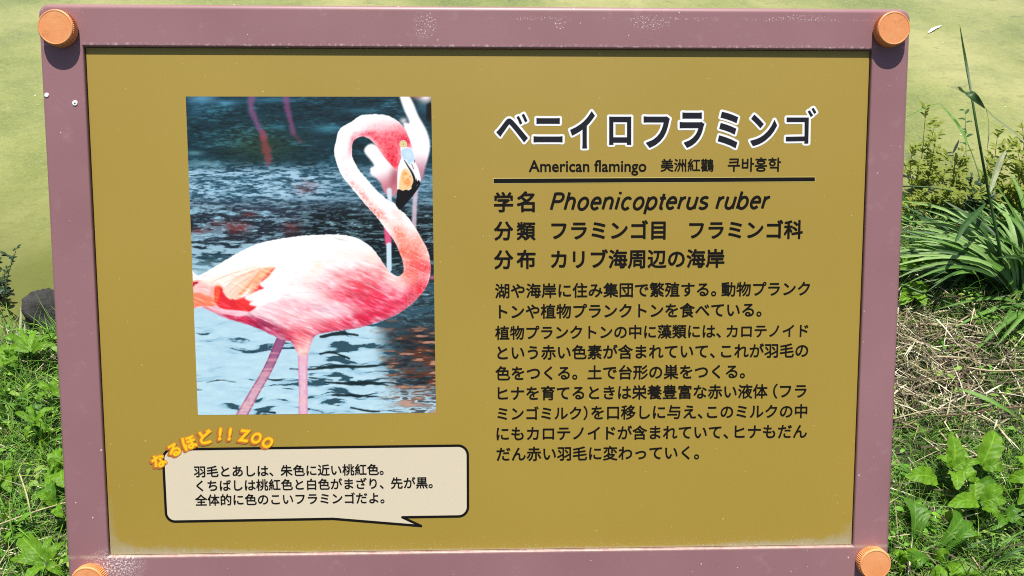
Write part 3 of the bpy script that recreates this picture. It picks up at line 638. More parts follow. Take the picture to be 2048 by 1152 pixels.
    spk = sst(fn, 0.62, 0.8) * hd * sst(-sil, 1, 6) * np.clip((255 - I[..., 1]) / 90, 0, 1); I -= (spk * 34)[..., None] * np.array((.3, 1, .9))
    I += (sst(-sil, 0, 5) * 0 + (1 - sst(-sil, 0, 3)) * 14 * (1 - sst(Y, 600, 640)))[..., None]
    I -= ((1 - sst(-sil, 0, 9)) * sst(Y, 560, 620) * 40)[..., None] * np.array((.7, 1, .8))
    I = keep * (1 - M[..., None]) + np.clip(I, 0, 255) * M[..., None]
    # ---------- bill and eye
    def pc(pts, c, soft=0.7, k=1.0): over(c, cov(sdf(X, Y, spline([C_(*p) for p in pts], 4)), soft) * k)
    pc([(806, 425), (840, 415), (880, 425), (935, 462), (948, 550), (985, 640), (1004, 710), (1003, 775), (960, 800), (900, 855), (830, 862), (778, 855), (774, 780), (776, 690), (790, 600), (815, 510)], (250, 246, 246))
    pc([(818, 450), (870, 430), (928, 462), (944, 548), (915, 575), (880, 550), (840, 545), (816, 500)], (196, 218, 236), 2); pc([(850, 480), (900, 465), (925, 520), (880, 530)], (206, 228, 244), 3, .8); pc([(870, 555), (900, 555), (910, 590), (885, 590)], (170, 205, 232), 2, .7)
    pc([(790, 800), (810, 690), (840, 640), (880, 650), (915, 705), (935, 760), (925, 815), (880, 850), (800, 852)], (246, 206, 158), 2.2)
    g = vnoise(X, Y, 6, 6, 77, 2); over((232, 150, 92), cov(sdf(X, Y, spline([C_(*p) for p in ((840, 660), (880, 670), (915, 730), (900, 800), (850, 810), (830, 740))], 4)), 4) * sst(g, .4, .65) * 0.8)
    pc([(776, 852), (800, 846), (830, 858), (860, 848), (895, 852), (930, 815), (942, 770), (960, 760), (965, 735), (975, 765), (985, 750), (1004, 772), (1000, 805), (960, 870), (900, 945), (840, 1015), (800, 1050), (770, 1020), (757, 990), (768, 920)], (16, 14, 16))
    over((20, 16, 18), cov(tubes(X, Y, [(*C_(846, 555), .8), (*C_(880, 610), 1.4), (*C_(925, 685), 2.1), (*C_(948, 760), 2.6), (*C_(930, 820), 3)]), .7))
    over((110, 70, 80), cov(tubes(X, Y, [(*C_(918, 592), .7), (*C_(938, 640), .9)]), .8) * .9); over((50, 50, 60), cov(tubes(X, Y, [(*C_(947, 552), .8), (*C_(948, 575), .8)]), .8) * .8); over((130, 130, 135), cov(tubes(X, Y, [(*C_(965, 815), .6), (*C_(980, 795), .6)]), .8) * .7)
    ex_, ey_ = C_(834, 392); d = np.hypot(X - ex_, Y - ey_); over((246, 236, 214), cov(d - 7.6, 1.2)); over((236, 222, 150), cov(d - 5.6, .7)); over((120, 100, 60), cov(abs(d - 5.6) - .35, .6) * .8); over((250, 236, 190), cov(d - 3.6, .6)); over((90, 70, 50), cov(abs(d - 2.6) - .3, .6) * .7); over((50, 40, 40), cov(d - 1.0, .6))
    I = (I - 128) * 1.07 + 127; g_ = I.mean(-1, keepdims=True); I = g_ + (I - g_) * 1.16
    I += ((rng.random(X.shape) - .5) * 7)[..., None]
    return np.clip(I, 0, 255)
NX, NY = 420, 540
tl, tr, br_, bl = (np.array(onsign(*p)) for p in ((371.5, 193), (862.5, 193.5), (872, 825.5), (396, 830)))
s_, t_ = np.meshgrid(np.linspace(0, 1, NX), np.linspace(0, 1, NY))
Puv = (tl * (1 - s_[..., None]) + tr * s_[..., None]) * (1 - t_[..., None]) + (bl * (1 - s_[..., None]) + br_ * s_[..., None]) * t_[..., None]
P3 = np.concatenate([Puv, np.full(Puv.shape[:2] + (1,), PN)], -1).reshape(-1, 3) @ np.array(M_SIGN_TO_CAM.to_3x3()).T + np.array(M_SIGN_TO_CAM.translation)
GX = (1024 + F_PX * P3[:, 0] / -P3[:, 2]).reshape(NY, NX); GY = (576 - F_PX * P3[:, 1] / -P3[:, 2]).reshape(NY, NX)
img = paint(GX, GY) / 255.0
lin = np.where(img <= 0.04045, img / 12.92, ((img + 0.055) / 1.055) ** 2.4) * PF
idx = np.arange(NX * NY).reshape(NY, NX)
q = np.stack([idx[1:, :-1], idx[1:, 1:], idx[:-1, 1:], idx[:-1, :-1]], -1).reshape(-1, 4)
vp = np.concatenate([Puv.reshape(-1, 2), np.full((NX * NY, 1), PN + 0.0001)], 1)
mp = Mat('photo_print'); ca = mp.n('ShaderNodeVertexColor', layer_name='Col'); mp.base(ca.outputs[0]); mp.rough(0.52); mp.b.inputs['Specular IOR Level'].default_value = 0.35
o = big_mesh('flamingo_photo', vp, q, np.zeros((0, 3), 'i'), mp.m, sign, col=np.concatenate([lin.reshape(-1, 3), np.ones((NX * NY, 1))], 1))
o['label'] = 'printed photo of a pink flamingo wading in rippled blue water'

# posts
def wbox(name, x0, x1, y0, y1, z0, z1, mat, parent):
    v = [(x, y, z) for z in (z0, z1) for x, y in ((x0, y0), (x1, y0), (x1, y1), (x0, y1))]
    o = mesh_obj(name, v, [(0, 3, 2, 1), (4, 5, 6, 7), (0, 1, 5, 4), (1, 2, 6, 5), (2, 3, 7, 6), (3, 0, 4, 7)], mat, parent)
    if parent: o.matrix_parent_inverse = parent.matrix_world.inverted()
    return o
bpy.context.view_layer.update()
for x in (-0.17, 0.17):
    wbox('post', x - 0.022, x + 0.022, 0.035, 0.079, -0.15, 0.985, M_FRAME, sign)

# ================================================================== pond and ground
def shore(x): return 0.10 / (1 + np.exp(-(x - 0.6) / .15)) + 1.28 + 0.24 * np.tanh((x + 0.2) * 1.3) + 0.05 * np.sin(x * 5.1) + 0.03 * np.sin(x * 11 + 1)
WZ = -0.075
def gz(x, y):
    x = np.asarray(x, float); y = np.asarray(y, float)
    z = 0.012 * np.sin(x * 5 + 1) * np.cos(y * 6) + 0.008 * np.sin(x * 13 + y * 9) + 0.006 * np.sin(y * 23 - x * 17)
    d = y - shore(x); z = z - 0.085 * (1 / (1 + np.exp(-(d + 0.05) / 0.035))) - 0.35 * np.clip(d, 0, 3) - 0.02 * np.clip((d + 0.5) / 0.5, 0, 1)
    return z
def axis(a, b, n, far): 
    m = np.linspace(a, b, n); f = np.array([0.3, 1, 3, 8, 20]); return np.concatenate([(a - f)[::-1], m, b + f]) if far else m
xs = axis(-2.6, 2.6, 180, True); ys = axis(-1.6, 2.4, 140, True)
gx, gy = np.meshgrid(xs, ys); Z = gz(gx, gy); idx = np.arange(gx.size).reshape(gx.shape)
q = np.stack([idx[:-1, :-1], idx[:-1, 1:], idx[1:, 1:], idx[1:, :-1]], -1).reshape(-1, 4)
def m_soil():
    m = Mat('soil'); co = m.coord()
    c = m.ramp(m.noise(co, 14, 6, 0.65), [(0.3, (0.012, 0.010, 0.007)), (0.5, (0.030, 0.022, 0.014)), (0.62, (0.030, 0.030, 0.014)), (0.78, (0.08, 0.06, 0.04))])
    c = m.mix(m.ramp(m.noise(co, 160, 4, 0.7), [(0.5, 0.0), (0.75, 0.5)]), c, (0.10, 0.08, 0.05)); c = m.mix(m.ramp(m.noise(co, 3.5, 6, .7), [(0.40, 0.0), (0.55, 0.7)]), c, (0.035, 0.060, 0.014)); m.base(c); m.rough(0.95); m.bump(m.noise(co, 90, 6, 0.7), 0.9, 0.012); return m.m
g = big_mesh('ground', np.stack([gx, gy, Z], -1).reshape(-1, 3), q, np.zeros((0, 3), 'i'), m_soil(), smooth=True); tag(g, kind='structure', label='weedy soil bank sloping down to the green pond')
def m_water():
    m = Mat('algae_water'); co = m.coord()
    s1 = m.n('ShaderNodeMapping'); s1.inputs['Scale'].default_value = (0.95, 1, 1); m.l(co, s1.inputs[0]); a = s1.outputs[0]
    s2 = m.n('ShaderNodeMapping'); s2.inputs['Scale'].default_value = (0.8, 1.25, 1); s2.inputs['Rotation'].default_value = (0, 0, 0.5); m.l(co, s2.inputs[0]); b = s2.outputs[0]
    base = m.ramp(m.noise(a, 1.6, 5, 0.55), [(0.30, (0.130, 0.165, 0.040)), (0.47, (0.215, 0.235, 0.072)), (0.66, (0.320, 0.312, 0.125))])
    spots = m.ramp(m.noise(b, 13, 5, 0.65), [(0.55, 0.0), (0.72, 0.85)])
    sel = m.ramp(m.noise(a, 2.3, 2), [(0.42, 0.15), (0.6, 1.0)])
    c = m.mix(m.math('MULTIPLY', spots, sel), base, (0.070, 0.090, 0.045))
    c = m.mix(m.ramp(m.noise(b, 5, 5, 0.65), [(0.48, 0.0), (0.72, 0.6)]), c, (0.14, 0.17, 0.06))
    c = m.mix(m.ramp(m.noise(a, 34, 4, 0.7), [(0.45, 0.0), (0.7, 0.25)]), c, (0.31, 0.32, 0.13))
    c = m.mix(m.ramp(m.noise(b, 42, 6, 0.75), [(0.54, 0.0), (0.66, 0.45)]), c, (0.12, 0.14, 0.055))
    c = m.mix(m.ramp(m.noise(b, 110, 5, 0.75), [(0.50, 0.0), (0.66, 0.40)]), c, (0.38, 0.38, 0.18))
    # the water near the bank is thinner and shows the dark bottom
    at_ = m.n('ShaderNodeAttribute', attribute_name='Col')
    dn = m.math('ADD', at_.outputs['Fac'], m.math('MULTIPLY', m.math('SUBTRACT', m.noise(co, 7, 4), 0.5), 0.5), clamp=True)
    c = m.mix(m.math('MULTIPLY', dn, 0.8), c, (0.085, 0.095, 0.016))
    m.base(c); m.rough(0.16); m.b.inputs['IOR'].default_value = 1.333
    m.bump(m.noise(s2.outputs[0], 7, 3), 0.12, 0.01); return m.m
wx = np.concatenate([[-45, -15, -6], np.linspace(-3.2, 3.2, 120), [6, 15, 45]]); wy = np.concatenate([np.linspace(0.6, 3.4, 70), [4.5, 7, 12, 25, 60]])
gx, gy = np.meshgrid(wx, wy); dd = gy - shore(gx); cc = np.exp(-np.clip(dd, 0, 9) / 0.13) + 1.0 * np.exp(-(np.clip(dd, 0, 9) / 0.62) ** 2) * np.clip((-0.9 - gx) / .3, 0, 1)
idx = np.arange(gx.size).reshape(gx.shape); q = np.stack([idx[:-1, :-1], idx[:-1, 1:], idx[1:, 1:], idx[1:, :-1]], -1).reshape(-1, 4)
cc = np.clip(cc, 0, 1); wcol = np.stack([cc, cc, cc, np.ones_like(cc)], -1).reshape(-1, 4)
wt = big_mesh('pond_water', np.stack([gx, gy, np.full(gx.shape, WZ)], -1).reshape(-1, 3), q, np.zeros((0, 3), 'i'), m_water(), smooth=True, col=wcol); tag(wt, kind='structure', label='yellow green algae clouded pond water')

# ---- leaf materials
def m_leaf(name, c1, c2, vein=0.0, trans=0.35, rough=0.45, attr=False, nscale=60):
    m = Mat(name); co = m.coord()
    if attr: c = m.n('ShaderNodeVertexColor', layer_name='Col').outputs[0]
    else:
        c = m.mix(m.ramp(m.noise(co, nscale, 4), [(0.3, 0.0), (0.7, 1.0)]), c1, c2)
        r = m.n('ShaderNodeObjectInfo').outputs['Random']; c = m.mix(m.math('MULTIPLY', r, 0.55), c, tuple(x * 0.6 for x in c1)); c = m.mix(m.ramp(m.noise(co, 35, 5, .7), [(0.60, 0.0), (0.75, 0.45)]), c, (min(1, c2[0] * 1.9), c2[1] * 1.15, c2[2]))
    if vein:
        uv = m.n('ShaderNodeUVMap'); sp = m.n('ShaderNodeSeparateXYZ'); m.l(uv.outputs[0], sp.inputs[0])
        a = m.math('ABSOLUTE', m.math('SUBTRACT', sp.outputs[0], 0.5))
        mid = m.ramp(a, [(0.0, 1.0), (0.05, 0.0)])
        if vein > 0.5:
            ph = m.math('SINE', m.math('MULTIPLY', m.math('SUBTRACT', sp.outputs[1], m.math('MULTIPLY', a, 0.35)), 52)); mid = m.math('MAXIMUM', mid, m.ramp(ph, [(0.86, 0.0), (1.0, 0.28)]))
            m.bump(ph, 0.25, 0.001)
        else:
            ph = m.math('SINE', m.math('MULTIPLY', sp.outputs[0], 55)); m.bump(ph, 0.15, 0.0006)
        c = m.mix(m.math('MULTIPLY', mid, 0.4), c, tuple(min(1, x * 1.9 + 0.05) for x in c2))
    m.base(c); m.rough(rough); m.b.inputs['Specular IOR Level'].default_value = 0.28
    tr_ = m.n('ShaderNodeBsdfTranslucent'); m.l(m.mix(0.6, c, (0.30, 0.46, 0.01)) if trans > .3 else c, tr_.inputs[0]); mx = m.n('ShaderNodeMixShader'); mx.inputs[0].default_value = trans
    m.l(m.b.outputs[0], mx.inputs[1]); m.l(tr_.outputs[0], mx.inputs[2]); m.l(mx.outputs[0], m.out.inputs[0]); return m.m
M_BLADE = m_leaf('turf_blades', None, None, attr=True, trans=0.3, rough=0.5)
M_STRAW = m_leaf('dry_straw', None, None, attr=True, trans=0.12, rough=0.7)
M_STRAP = m_leaf('strap_leaf', (0.10, 0.24, 0.035), (0.17, 0.34, 0.06), vein=0.3, trans=0.30, rough=0.5)
M_STRAP_LT = m_leaf('pale_strap_leaf', (0.20, 0.35, 0.09), (0.28, 0.44, 0.15), vein=0.3, trans=0.3, rough=0.45)
M_STRAP_DK = m_leaf('dark_strap_leaf', (0.03, 0.085, 0.02), (0.055, 0.13, 0.03), vein=0.3, trans=0.25, rough=0.4)
M_BROAD = m_leaf('broad_leaf', (0.115, 0.27, 0.012), (0.18, 0.37, 0.022), vein=1.0, trans=0.38, rough=0.5)
M_BROAD_DK = m_leaf('dark_broad_leaf', (0.070, 0.19, 0.015), (0.105, 0.255, 0.022), vein=1.0, trans=0.35, rough=0.45)
M_SHRUB = m_leaf('shrub_leaf', (0.20, 0.25, 0.035), (0.31, 0.35, 0.06), vein=0.3, trans=0.42, rough=0.5)
M_SHRUB_DK = m_leaf('dark_shrub_leaf', (0.02, 0.05, 0.02), (0.04, 0.085, 0.03), vein=0.3, trans=0.2, rough=0.4)
M_PALE = m_leaf('pale_dry_leaf', (0.30, 0.34, 0.20), (0.42, 0.46, 0.30), vein=0.3, trans=0.35, rough=0.5)
M_STEM = m_leaf('green_stem', (0.05, 0.12, 0.03), (0.09, 0.17, 0.05), trans=0.1)
M_TWIG = m_leaf('brown_twig', (0.10, 0.055, 0.035), (0.17, 0.11, 0.07), trans=0.0, rough=0.8)
M_STRAWSTEM = m_leaf('straw_stem', (0.42, 0.36, 0.19), (0.58, 0.52, 0.32), trans=0.1, rough=0.6)

# ---- turf (nobody could count it)
GREENS = np.array([(0.050, 0.125, 0.018), (0.075, 0.175, 0.022), (0.10, 0.215, 0.03), (0.035, 0.085, 0.016), (0.16, 0.27, 0.03), (0.13, 0.26, 0.025)])
DRYS = np.array([(0.30, 0.25, 0.14), (0.42, 0.37, 0.23), (0.10, 0.07, 0.045), (0.60, 0.55, 0.40), (0.16, 0.14, 0.07), (0.07, 0.05, 0.03)]) * 0.88
def blades(name, n, area, hr, wr, pal, lean, mat, label, cat, dens=None, lift=0.0, seed=1, bend=0.7, flat=False, tuft=0):
    r = np.random.default_rng(seed); x = r.uniform(area[0], area[1], n * 3); y = r.uniform(area[2], area[3], n * 3)
    keep = y < shore(x) - 0.02
    if dens is not None: keep &= r.random(n * 3) < dens(x, y)
    x, y = x[keep][:n], y[keep][:n]; n = len(x); z = gz(x, y)
    az = r.uniform(0, 2 * math.pi, n)
    if tuft:
        m_ = max(1, n // tuft); g_ = r.integers(0, m_, n); rr = np.abs(r.normal(0, 0.013, n)); x = x[g_] + np.cos(az) * rr; y = y[g_] + np.sin(az) * rr; z = gz(x, y); ts_ = r.uniform(0.45, 1.5, m_)[g_]
    else: ts_ = 1.0
    h = r.uniform(*hr, n) * (0.55 + 0.9 * vnoise(x + 9, y + 9, 0.16, 0.16, seed + 3, 2)); wd = r.uniform(*wr, n) ; h = h * ts_; ln = np.clip(r.normal(lean[0], lean[1], n), 0.02, 1.55)
    dx, dy = np.cos(az), np.sin(az); sxv, syv = -np.sin(az + r.uniform(-.6, .6, n)), np.cos(az)
    P = []; px, py, pz = x.copy(), y.copy(), z + r.uniform(0, lift, n) if lift else z.copy(); K = 4; a = ln.copy(); seg = h / (K - 1)
    cs = []
    for k in range(K):
        wk = wd * (1.0, 0.95, 0.62, 0.0)[k] * 0.5
        if k < K - 1: P.append(np.stack([px - sxv * wk, py - syv * wk, pz], -1)); P.append(np.stack([px + sxv * wk, py + syv * wk, pz + wk * 0.3], -1))
        else: P.append(np.stack([px, py, pz], -1))
        px = px + dx * np.sin(a) * seg; py = py + dy * np.sin(a) * seg; pz = np.maximum(pz + np.cos(a) * seg, gz(x, y) + 0.002); a = a + r.uniform(0, bend, n)
        if flat: a = np.clip(a, 0, 1.75)
    Vt = np.stack(P, 1).reshape(-1, 3); b = (np.arange(n) * 7)[:, None]
    qs = np.concatenate([b + np.array([0, 1, 3, 2]), b + np.array([2, 3, 5, 4])]); ts = b + np.array([4, 5, 6])
    c = pal[r.integers(0, len(pal), n)] * r.uniform(0.6, 1.4, (n, 1)); c = np.repeat(c[:, None], 7, 1).reshape(-1, 3)
    o = big_mesh(name, Vt, qs, ts, mat, col=np.concatenate([c, np.ones((len(c), 1))], 1)); return tag(o, label, cat, kind='stuff')
def patch(x, y, seed, s=0.2, lo=0.35, hi=0.6): return sst(vnoise(x + 20, y + 20, s, s, seed, 3), lo, hi)
def strawband(x, y):     # the straw mat on the right of the sign
    a = np.exp(-(((x - 1.02) / 0.32) ** 2 + ((y - 0.86) / 0.17) ** 2)); b = 0.9 * np.exp(-(((x + 1.28) / 0.22) ** 2 + ((y - 0.93) / 0.10) ** 2)); return np.clip((a * 1.3 + b) * (0.45 + 0.75 * patch(x, y, 31, 0.1, .3, .6)), 0, 1)
gd = lambda x, y: (0.25 + 0.75 * patch(x, y, 5)) * (1 - 0.55 * strawband(x, y))
blades('turf_grass', 52000, (-1.75, -0.6, -0.1, 1.45), (0.030, 0.095), (0.0011, 0.0034), GREENS * 1.5, (0.85, 0.4), M_BLADE, 'tangled bright green turf left of the sign', 'grass', gd, seed=101, tuft=16)
blades('turf_grass', 48000, (0.55, 1.8, -0.1, 1.7), (0.025, 0.085), (0.0009, 0.0026), GREENS * 1.3, (0.9, 0.4), M_BLADE, 'thin tangled green turf right of the sign', 'grass', gd, seed=102, tuft=14)
blades('turf_grass', 90000, (-5.5, 5.5, -3.0, 1.7), (0.03, 0.085), (0.0022, 0.0048), GREENS * 1.3, (0.7, 0.35), M_BLADE, 'sparser green turf under and around the sign', 'grass', lambda x, y: (0.3 + 0.6 * patch(x, y, 8)) * np.where((np.abs(x) > .6) & (np.abs(x) < 1.75) & (y > -.05), .15, 1), seed=103, tuft=12)
sd_ = lambda x, y: np.clip(0.07 + 0.20 * patch(x, y, 6, 0.12, 0.4, 0.65) + 1.0 * strawband(x, y), 0, 1)
blades('dry_grass_litter', 8500, (0.5, 1.85, -0.1, 1.7), (0.03, 0.12), (0.0010, 0.0044), DRYS, (1.35, 0.18), M_STRAW, 'pale dry straw litter among the weeds on the right', 'dry grass', sd_, lift=0.034, seed=104, bend=0.15, flat=True)
blades('dry_grass_litter', 8000, (-1.8, -0.55, -0.1, 1.45), (0.03, 0.10), (0.0009, 0.0024), DRYS, (1.3, 0.2), M_STRAW, 'pale dry straw litter among the turf on the left', 'dry grass', sd_, lift=0.03, seed=105, bend=0.15, flat=True)
blades('dry_grass_litter', 7000, (-2.6, 2.6, -1.6, 1.5), (0.03, 0.09), (0.0012, 0.0026), DRYS, (1.3, 0.2), M_STRAW, 'dry straw litter under the sign', 'dry grass', None, lift=0.02, seed=106, bend=0.15, flat=True)
# ---- low small-leaved weeds
def leaflets(name, n, area, lr, pal, mat, label, seed, dens=None, hmax=0.05, asp=0.42):
    r = np.random.default_rng(seed); m = int(n / 7); cx = r.uniform(area[0], area[1], m * 3); cy = r.uniform(area[2], area[3], m * 3)
    kp = cy < shore(cx) - 0.03
    if dens is not None: kp &= r.random(m * 3) < dens(cx, cy)
    cx, cy = cx[kp][:m], cy[kp][:m]; m = len(cx); k = 7
    x = np.repeat(cx, k); y = np.repeat(cy, k); az = r.uniform(0, 2 * math.pi, m * k); el = r.uniform(0.1, 0.9, m * k); L = r.uniform(*lr, m * k); st = r.uniform(0.0, 1.2, m * k) * L
    z = gz(x, y) + r.uniform(0.008, hmax, m)[np.repeat(np.arange(m), k)]
    bx, by, bz0 = x + np.cos(az) * st, y + np.sin(az) * st, z + r.uniform(-.006, .006, m * k)
    pts = []
    for t, wk in ((0, 0.05), (0.25, 0.8), (0.55, 1.0), (0.82, 0.6), (1, 0.0)):
        e = el * (1 - t * 0.8); px = bx + np.cos(az) * L * t * np.cos(el * .6); py = by + np.sin(az) * L * t * np.cos(el * .6); pz = bz0 + L * (np.sin(el) * t - 0.55 * t * t); hw = L * asp * 0.5 * wk
        if t < 1: pts.append(np.stack([px + np.sin(az) * hw, py - np.cos(az) * hw, pz + hw * .35], -1)); pts.append(np.stack([px - np.sin(az) * hw, py + np.cos(az) * hw, pz + hw * .35], -1))
        else: pts.append(np.stack([px, py, pz], -1))
    Vt = np.stack(pts, 1).reshape(-1, 3); N_ = m * k; b = (np.arange(N_) * 9)[:, None]
    qs = np.concatenate([b + np.array(a) for a in ([0, 1, 3, 2], [2, 3, 5, 4], [4, 5, 7, 6])]); ts = b + np.array([6, 7, 8])
    c = pal[r.integers(0, len(pal), m)][np.repeat(np.arange(m), k)] * r.uniform(0.8, 1.2, (N_, 1)); c = np.repeat(c[:, None], 9, 1).reshape(-1, 3)
    return tag(big_mesh(name, Vt, qs, ts, mat, col=np.concatenate([c, np.ones((len(c), 1))], 1), smooth=True), label, 'weeds', kind='stuff')
LG = np.array([(0.12, 0.30, 0.02), (0.16, 0.36, 0.03), (0.07, 0.20, 0.015), (0.22, 0.36, 0.05)])
leaflets('ground_weeds', 2200, (-1.75, -0.6, -0.1, 1.35), (0.010, 0.030), LG, M_BLADE, 'low small-leaved bright weeds in the left turf', 201, lambda x, y: 0.2 + 0.8 * patch(x, y, 15, 0.15))
leaflets('ground_weeds', 2600, (0.55, 1.8, -0.1, 1.5), (0.008, 0.022), LG, M_BLADE, 'low small-leaved weeds in the right turf', 202, lambda x, y: (0.15 + 0.85 * patch(x, y, 16, 0.15)) * (1 - .7 * strawband(x, y)))
leaflets('ground_weeds', 2600, (-2.6, 2.6, -1.6, 1.3), (0.012, 0.03), LG, M_BLADE, 'low small-leaved weeds under the sign', 203)

# ================================================================== hero plants
def path3(pts, n):
    P = spline([tuple(p) for p in pts], n, False); return [Vector(p) for p in P]
def gpt(x, y, h): 
    """a point h above the local ground on the line of sight of (x, y)"""
    z = h
    for _ in range(3):
        p = at(x, y, z); z = float(gz(p.x, p.y)) + h
    return at(x, y, z)
PROF = dict(strap=lambda t: min(1, 0.55 + t * 2) * (1 - t ** 3.2) , lance=lambda t: max(0, math.sin(math.pi * min(1, t * 0.97 + 0.03)) ** 0.75) * (1 - 0.25 * t), oval=lambda t: max(0, math.sin(math.pi * (t * 0.98 + 0.02) ** 0.78) ** 0.85), spoon2=lambda t: 0.85 * (1 - max(0, (t - .45) / .55) ** 1.6) + .05, spoon=lambda t: max(0.16, min(1, t * 1.5) ** 1.3) * (1 - max(0, (t - .7) / .3) ** 2.2) + 0.001)
def leafmesh(pts, width, prof='lance', fold=0.25, jag=0.0, twist=0.0, seed=0, wave=0.0, up=None):
    P = path3(pts, max(3, 14 // max(1, len(pts) - 1))); n = len(P); pf = PROF[prof]; r = random.Random(seed); vs, uv, fs = [], [], []
    for i, p in enumerate(P):
        t = i / (n - 1); tg = (P[min(n - 1, i + 1)] - P[max(0, i - 1)]).normalized(); u_ = (up or Vector((0, -0.25, 1))); s = tg.cross(u_)
        if s.length < 1e-3: s = Vector((1, 0, 0))
        s.normalize(); nn = s.cross(tg).normalized()
        if twist: 
            q = Matrix.Rotation(twist * t, 3, tg); s = q @ s; nn = q @ nn
        w_ = width * 0.5 * pf(t)
        for k, f in enumerate((-1, -0.5, 0, 0.5, 1)):
            jj = 1 + (jag * (r.random() - 0.35) * (1.6 if i % 2 else -0.6) if abs(f) == 1 else 0)
            vs.append(p + s * (f * w_ * jj) + nn * (abs(f) * fold * w_ + (wave * w_ * math.sin(i * 1.7 + f * 2) if abs(f) > .4 else 0))); uv.append((0.5 + f * 0.5, t))
    for i in range(n - 1):
        for k in range(4): a = i * 5 + k; fs.append((a, a + 1, a + 6, a + 5))
    return vs, uv, fs
def leaf(parent, pts, width, mat, prof='lance', name='leaf', **k):
    vs, uv, fs = leafmesh(pts, width, prof, **k); o0 = parent.location
    return mesh_obj(name, [v - o0 for v in vs], fs, mat, parent, smooth=True, uv=uv)
def tube(parent, pts, r0, r1, mat, name='stem', k=6, n=5):
    P = path3(pts, n); m = len(P); vs, fs = [], []; o0 = parent.location if parent else Vector((0, 0, 0))
    for i, p in enumerate(P):
        t = i / (m - 1); tg = (P[min(m - 1, i + 1)] - P[max(0, i - 1)]).normalized(); a = tg.cross(Vector((0.3, 0.9, 0.2))).normalized(); b = tg.cross(a); r = r0 + (r1 - r0) * t
        vs += [p - o0 + (a * math.cos(2 * math.pi * j / k) + b * math.sin(2 * math.pi * j / k)) * r for j in range(k)]
    for i in range(m - 1):
        for j in range(k): fs.append((i * k + j, i * k + (j + 1) % k, (i + 1) * k + (j + 1) % k, (i + 1) * k + j))
    fs.append(tuple(range(k))[::-1]); fs.append(tuple((m - 1) * k + j for j in range(k)))
    return mesh_obj(name, vs, fs, mat, parent, smooth=True)
def g0(x, y): return gpt(x, y, 0.0)

# --- tall reed in front of the water
b = g0(2012, 588)
reed = thing('tall_reed', b, 'tall dark reed stalk with a folded leaf rising against the pond', 'reed')
def rp(x, y, t): # points on an upright leaning stalk
    top = b + Vector((0, 0, 0)); return gpt(x, y, t)
tube(reed, [b, gpt(2000, 500, 0.13), gpt(1978, 390, 0.27), gpt(1958, 280, 0.40), gpt(1942, 185, 0.50)], 0.0042, 0.0028, M_STRAP_DK, 'stem')
leaf(reed, [gpt(1945, 205, 0.48), gpt(1932, 130, 0.56), gpt(1925, 90, 0.60), gpt(1919, 48, 0.645)], 0.0085, M_STRAP_DK, 'strap', fold=0.5)
leaf(reed, [gpt(1918, 180, 0.535), gpt(1936, 186, 0.545), gpt(1954, 200, 0.535), gpt(1970, 217, 0.50)], 0.022, M_STRAP_DK, 'spoon2', fold=0.25, up=Vector((0, -1, .6)))
leaf(reed, [gpt(1968, 214, 0.50), gpt(1990, 238, 0.47), gpt(2030, 268, 0.44), gpt(2075, 308, 0.40)], 0.013, M_PALE, 'strap', fold=0.3)
leaf(reed, [gpt(1971, 215, 0.50), gpt(1976, 240, 0.46), gpt(1977, 270, 0.42), gpt(1974, 302, 0.38)], 0.0065, M_PALE, 'lance', fold=0.3)
leaf(reed, [gpt(1980, 385, 0.27), gpt(1990, 350, 0.30), gpt(2002, 318, 0.33), gpt(2012, 300, 0.34)], 0.018, M_PALE, 'lance', fold=0.3)
leaf(reed, [gpt(1910, 485, 0.22), gpt(1930, 450, 0.23), gpt(1955, 425, 0.24), gpt(1972, 405, 0.25)], 0.018, M_STRAP_DK, 'lance', fold=0.3)
# second thin bent reed
b2 = g0(1968, 470)
reed2 = thing('tall_reed', b2, 'thin reed bent over beside the frame, left of the dark stalk', 'reed')
tube(reed2, [b2, gpt(1962, 370, 0.12), gpt(1945, 310, 0.2), gpt(1934, 285, 0.24)], 0.002, 0.0014, M_STEM)
leaf(reed2, [gpt(1935, 290, 0.24), gpt(1922, 262, 0.27), gpt(1903, 235, 0.31), gpt(1880, 208, 0.34)], 0.016, M_STRAP, 'lance', fold=0.5)
leaf(reed2, [gpt(1876, 208, 0.33), gpt(1855, 214, 0.32), gpt(1830, 226, 0.30), gpt(1800, 240, 0.27)], 0.006, M_STRAP, 'strap', fold=0.4)
leaf(reed2, [gpt(1870, 290, 0.22), gpt(1850, 282, 0.22), gpt(1830, 270, 0.22), gpt(1800, 255, 0.2)], 0.005, M_STEM, 'strap', fold=0.4)

# --- strap-leaved clumps
def clump(name, px, py, label, leaves, w=(0.010, 0.018), group=None, mats=(M_STRAP, M_STRAP_LT, M_STRAP_LT, M_STRAP_DK)):
    b = g0(px, py); t = thing(name, b, label, 'grass clump', group); r = random.Random(px)
    for (x, y, h, arch) in leaves:
        bx = px + r.uniform(-16, 16); by = py + r.uniform(-12, 12); e = gpt(x, y, h); s = g0(bx, by)
        m1 = s.lerp(e, 0.33) + Vector((0, 0, arch)); m2 = s.lerp(e, 0.68) + Vector((0, 0, arch * 0.85))
        leaf(t, [s, m1, m2, e], r.uniform(*w), r.choice(mats), 'strap', fold=r.uniform(.2, .5), twist=r.uniform(-.5, .5), seed=r.random())
    return t
r = random.Random(3); lv = []
for i in range(95):
    x = r.uniform(1765, 2010); y = 395 + (2010 - x) * r.uniform(-0.02, 0.62) + r.uniform(-10, 40); lv.append((x, y, r.uniform(0.02, 0.14), r.uniform(0.03, 0.10)))
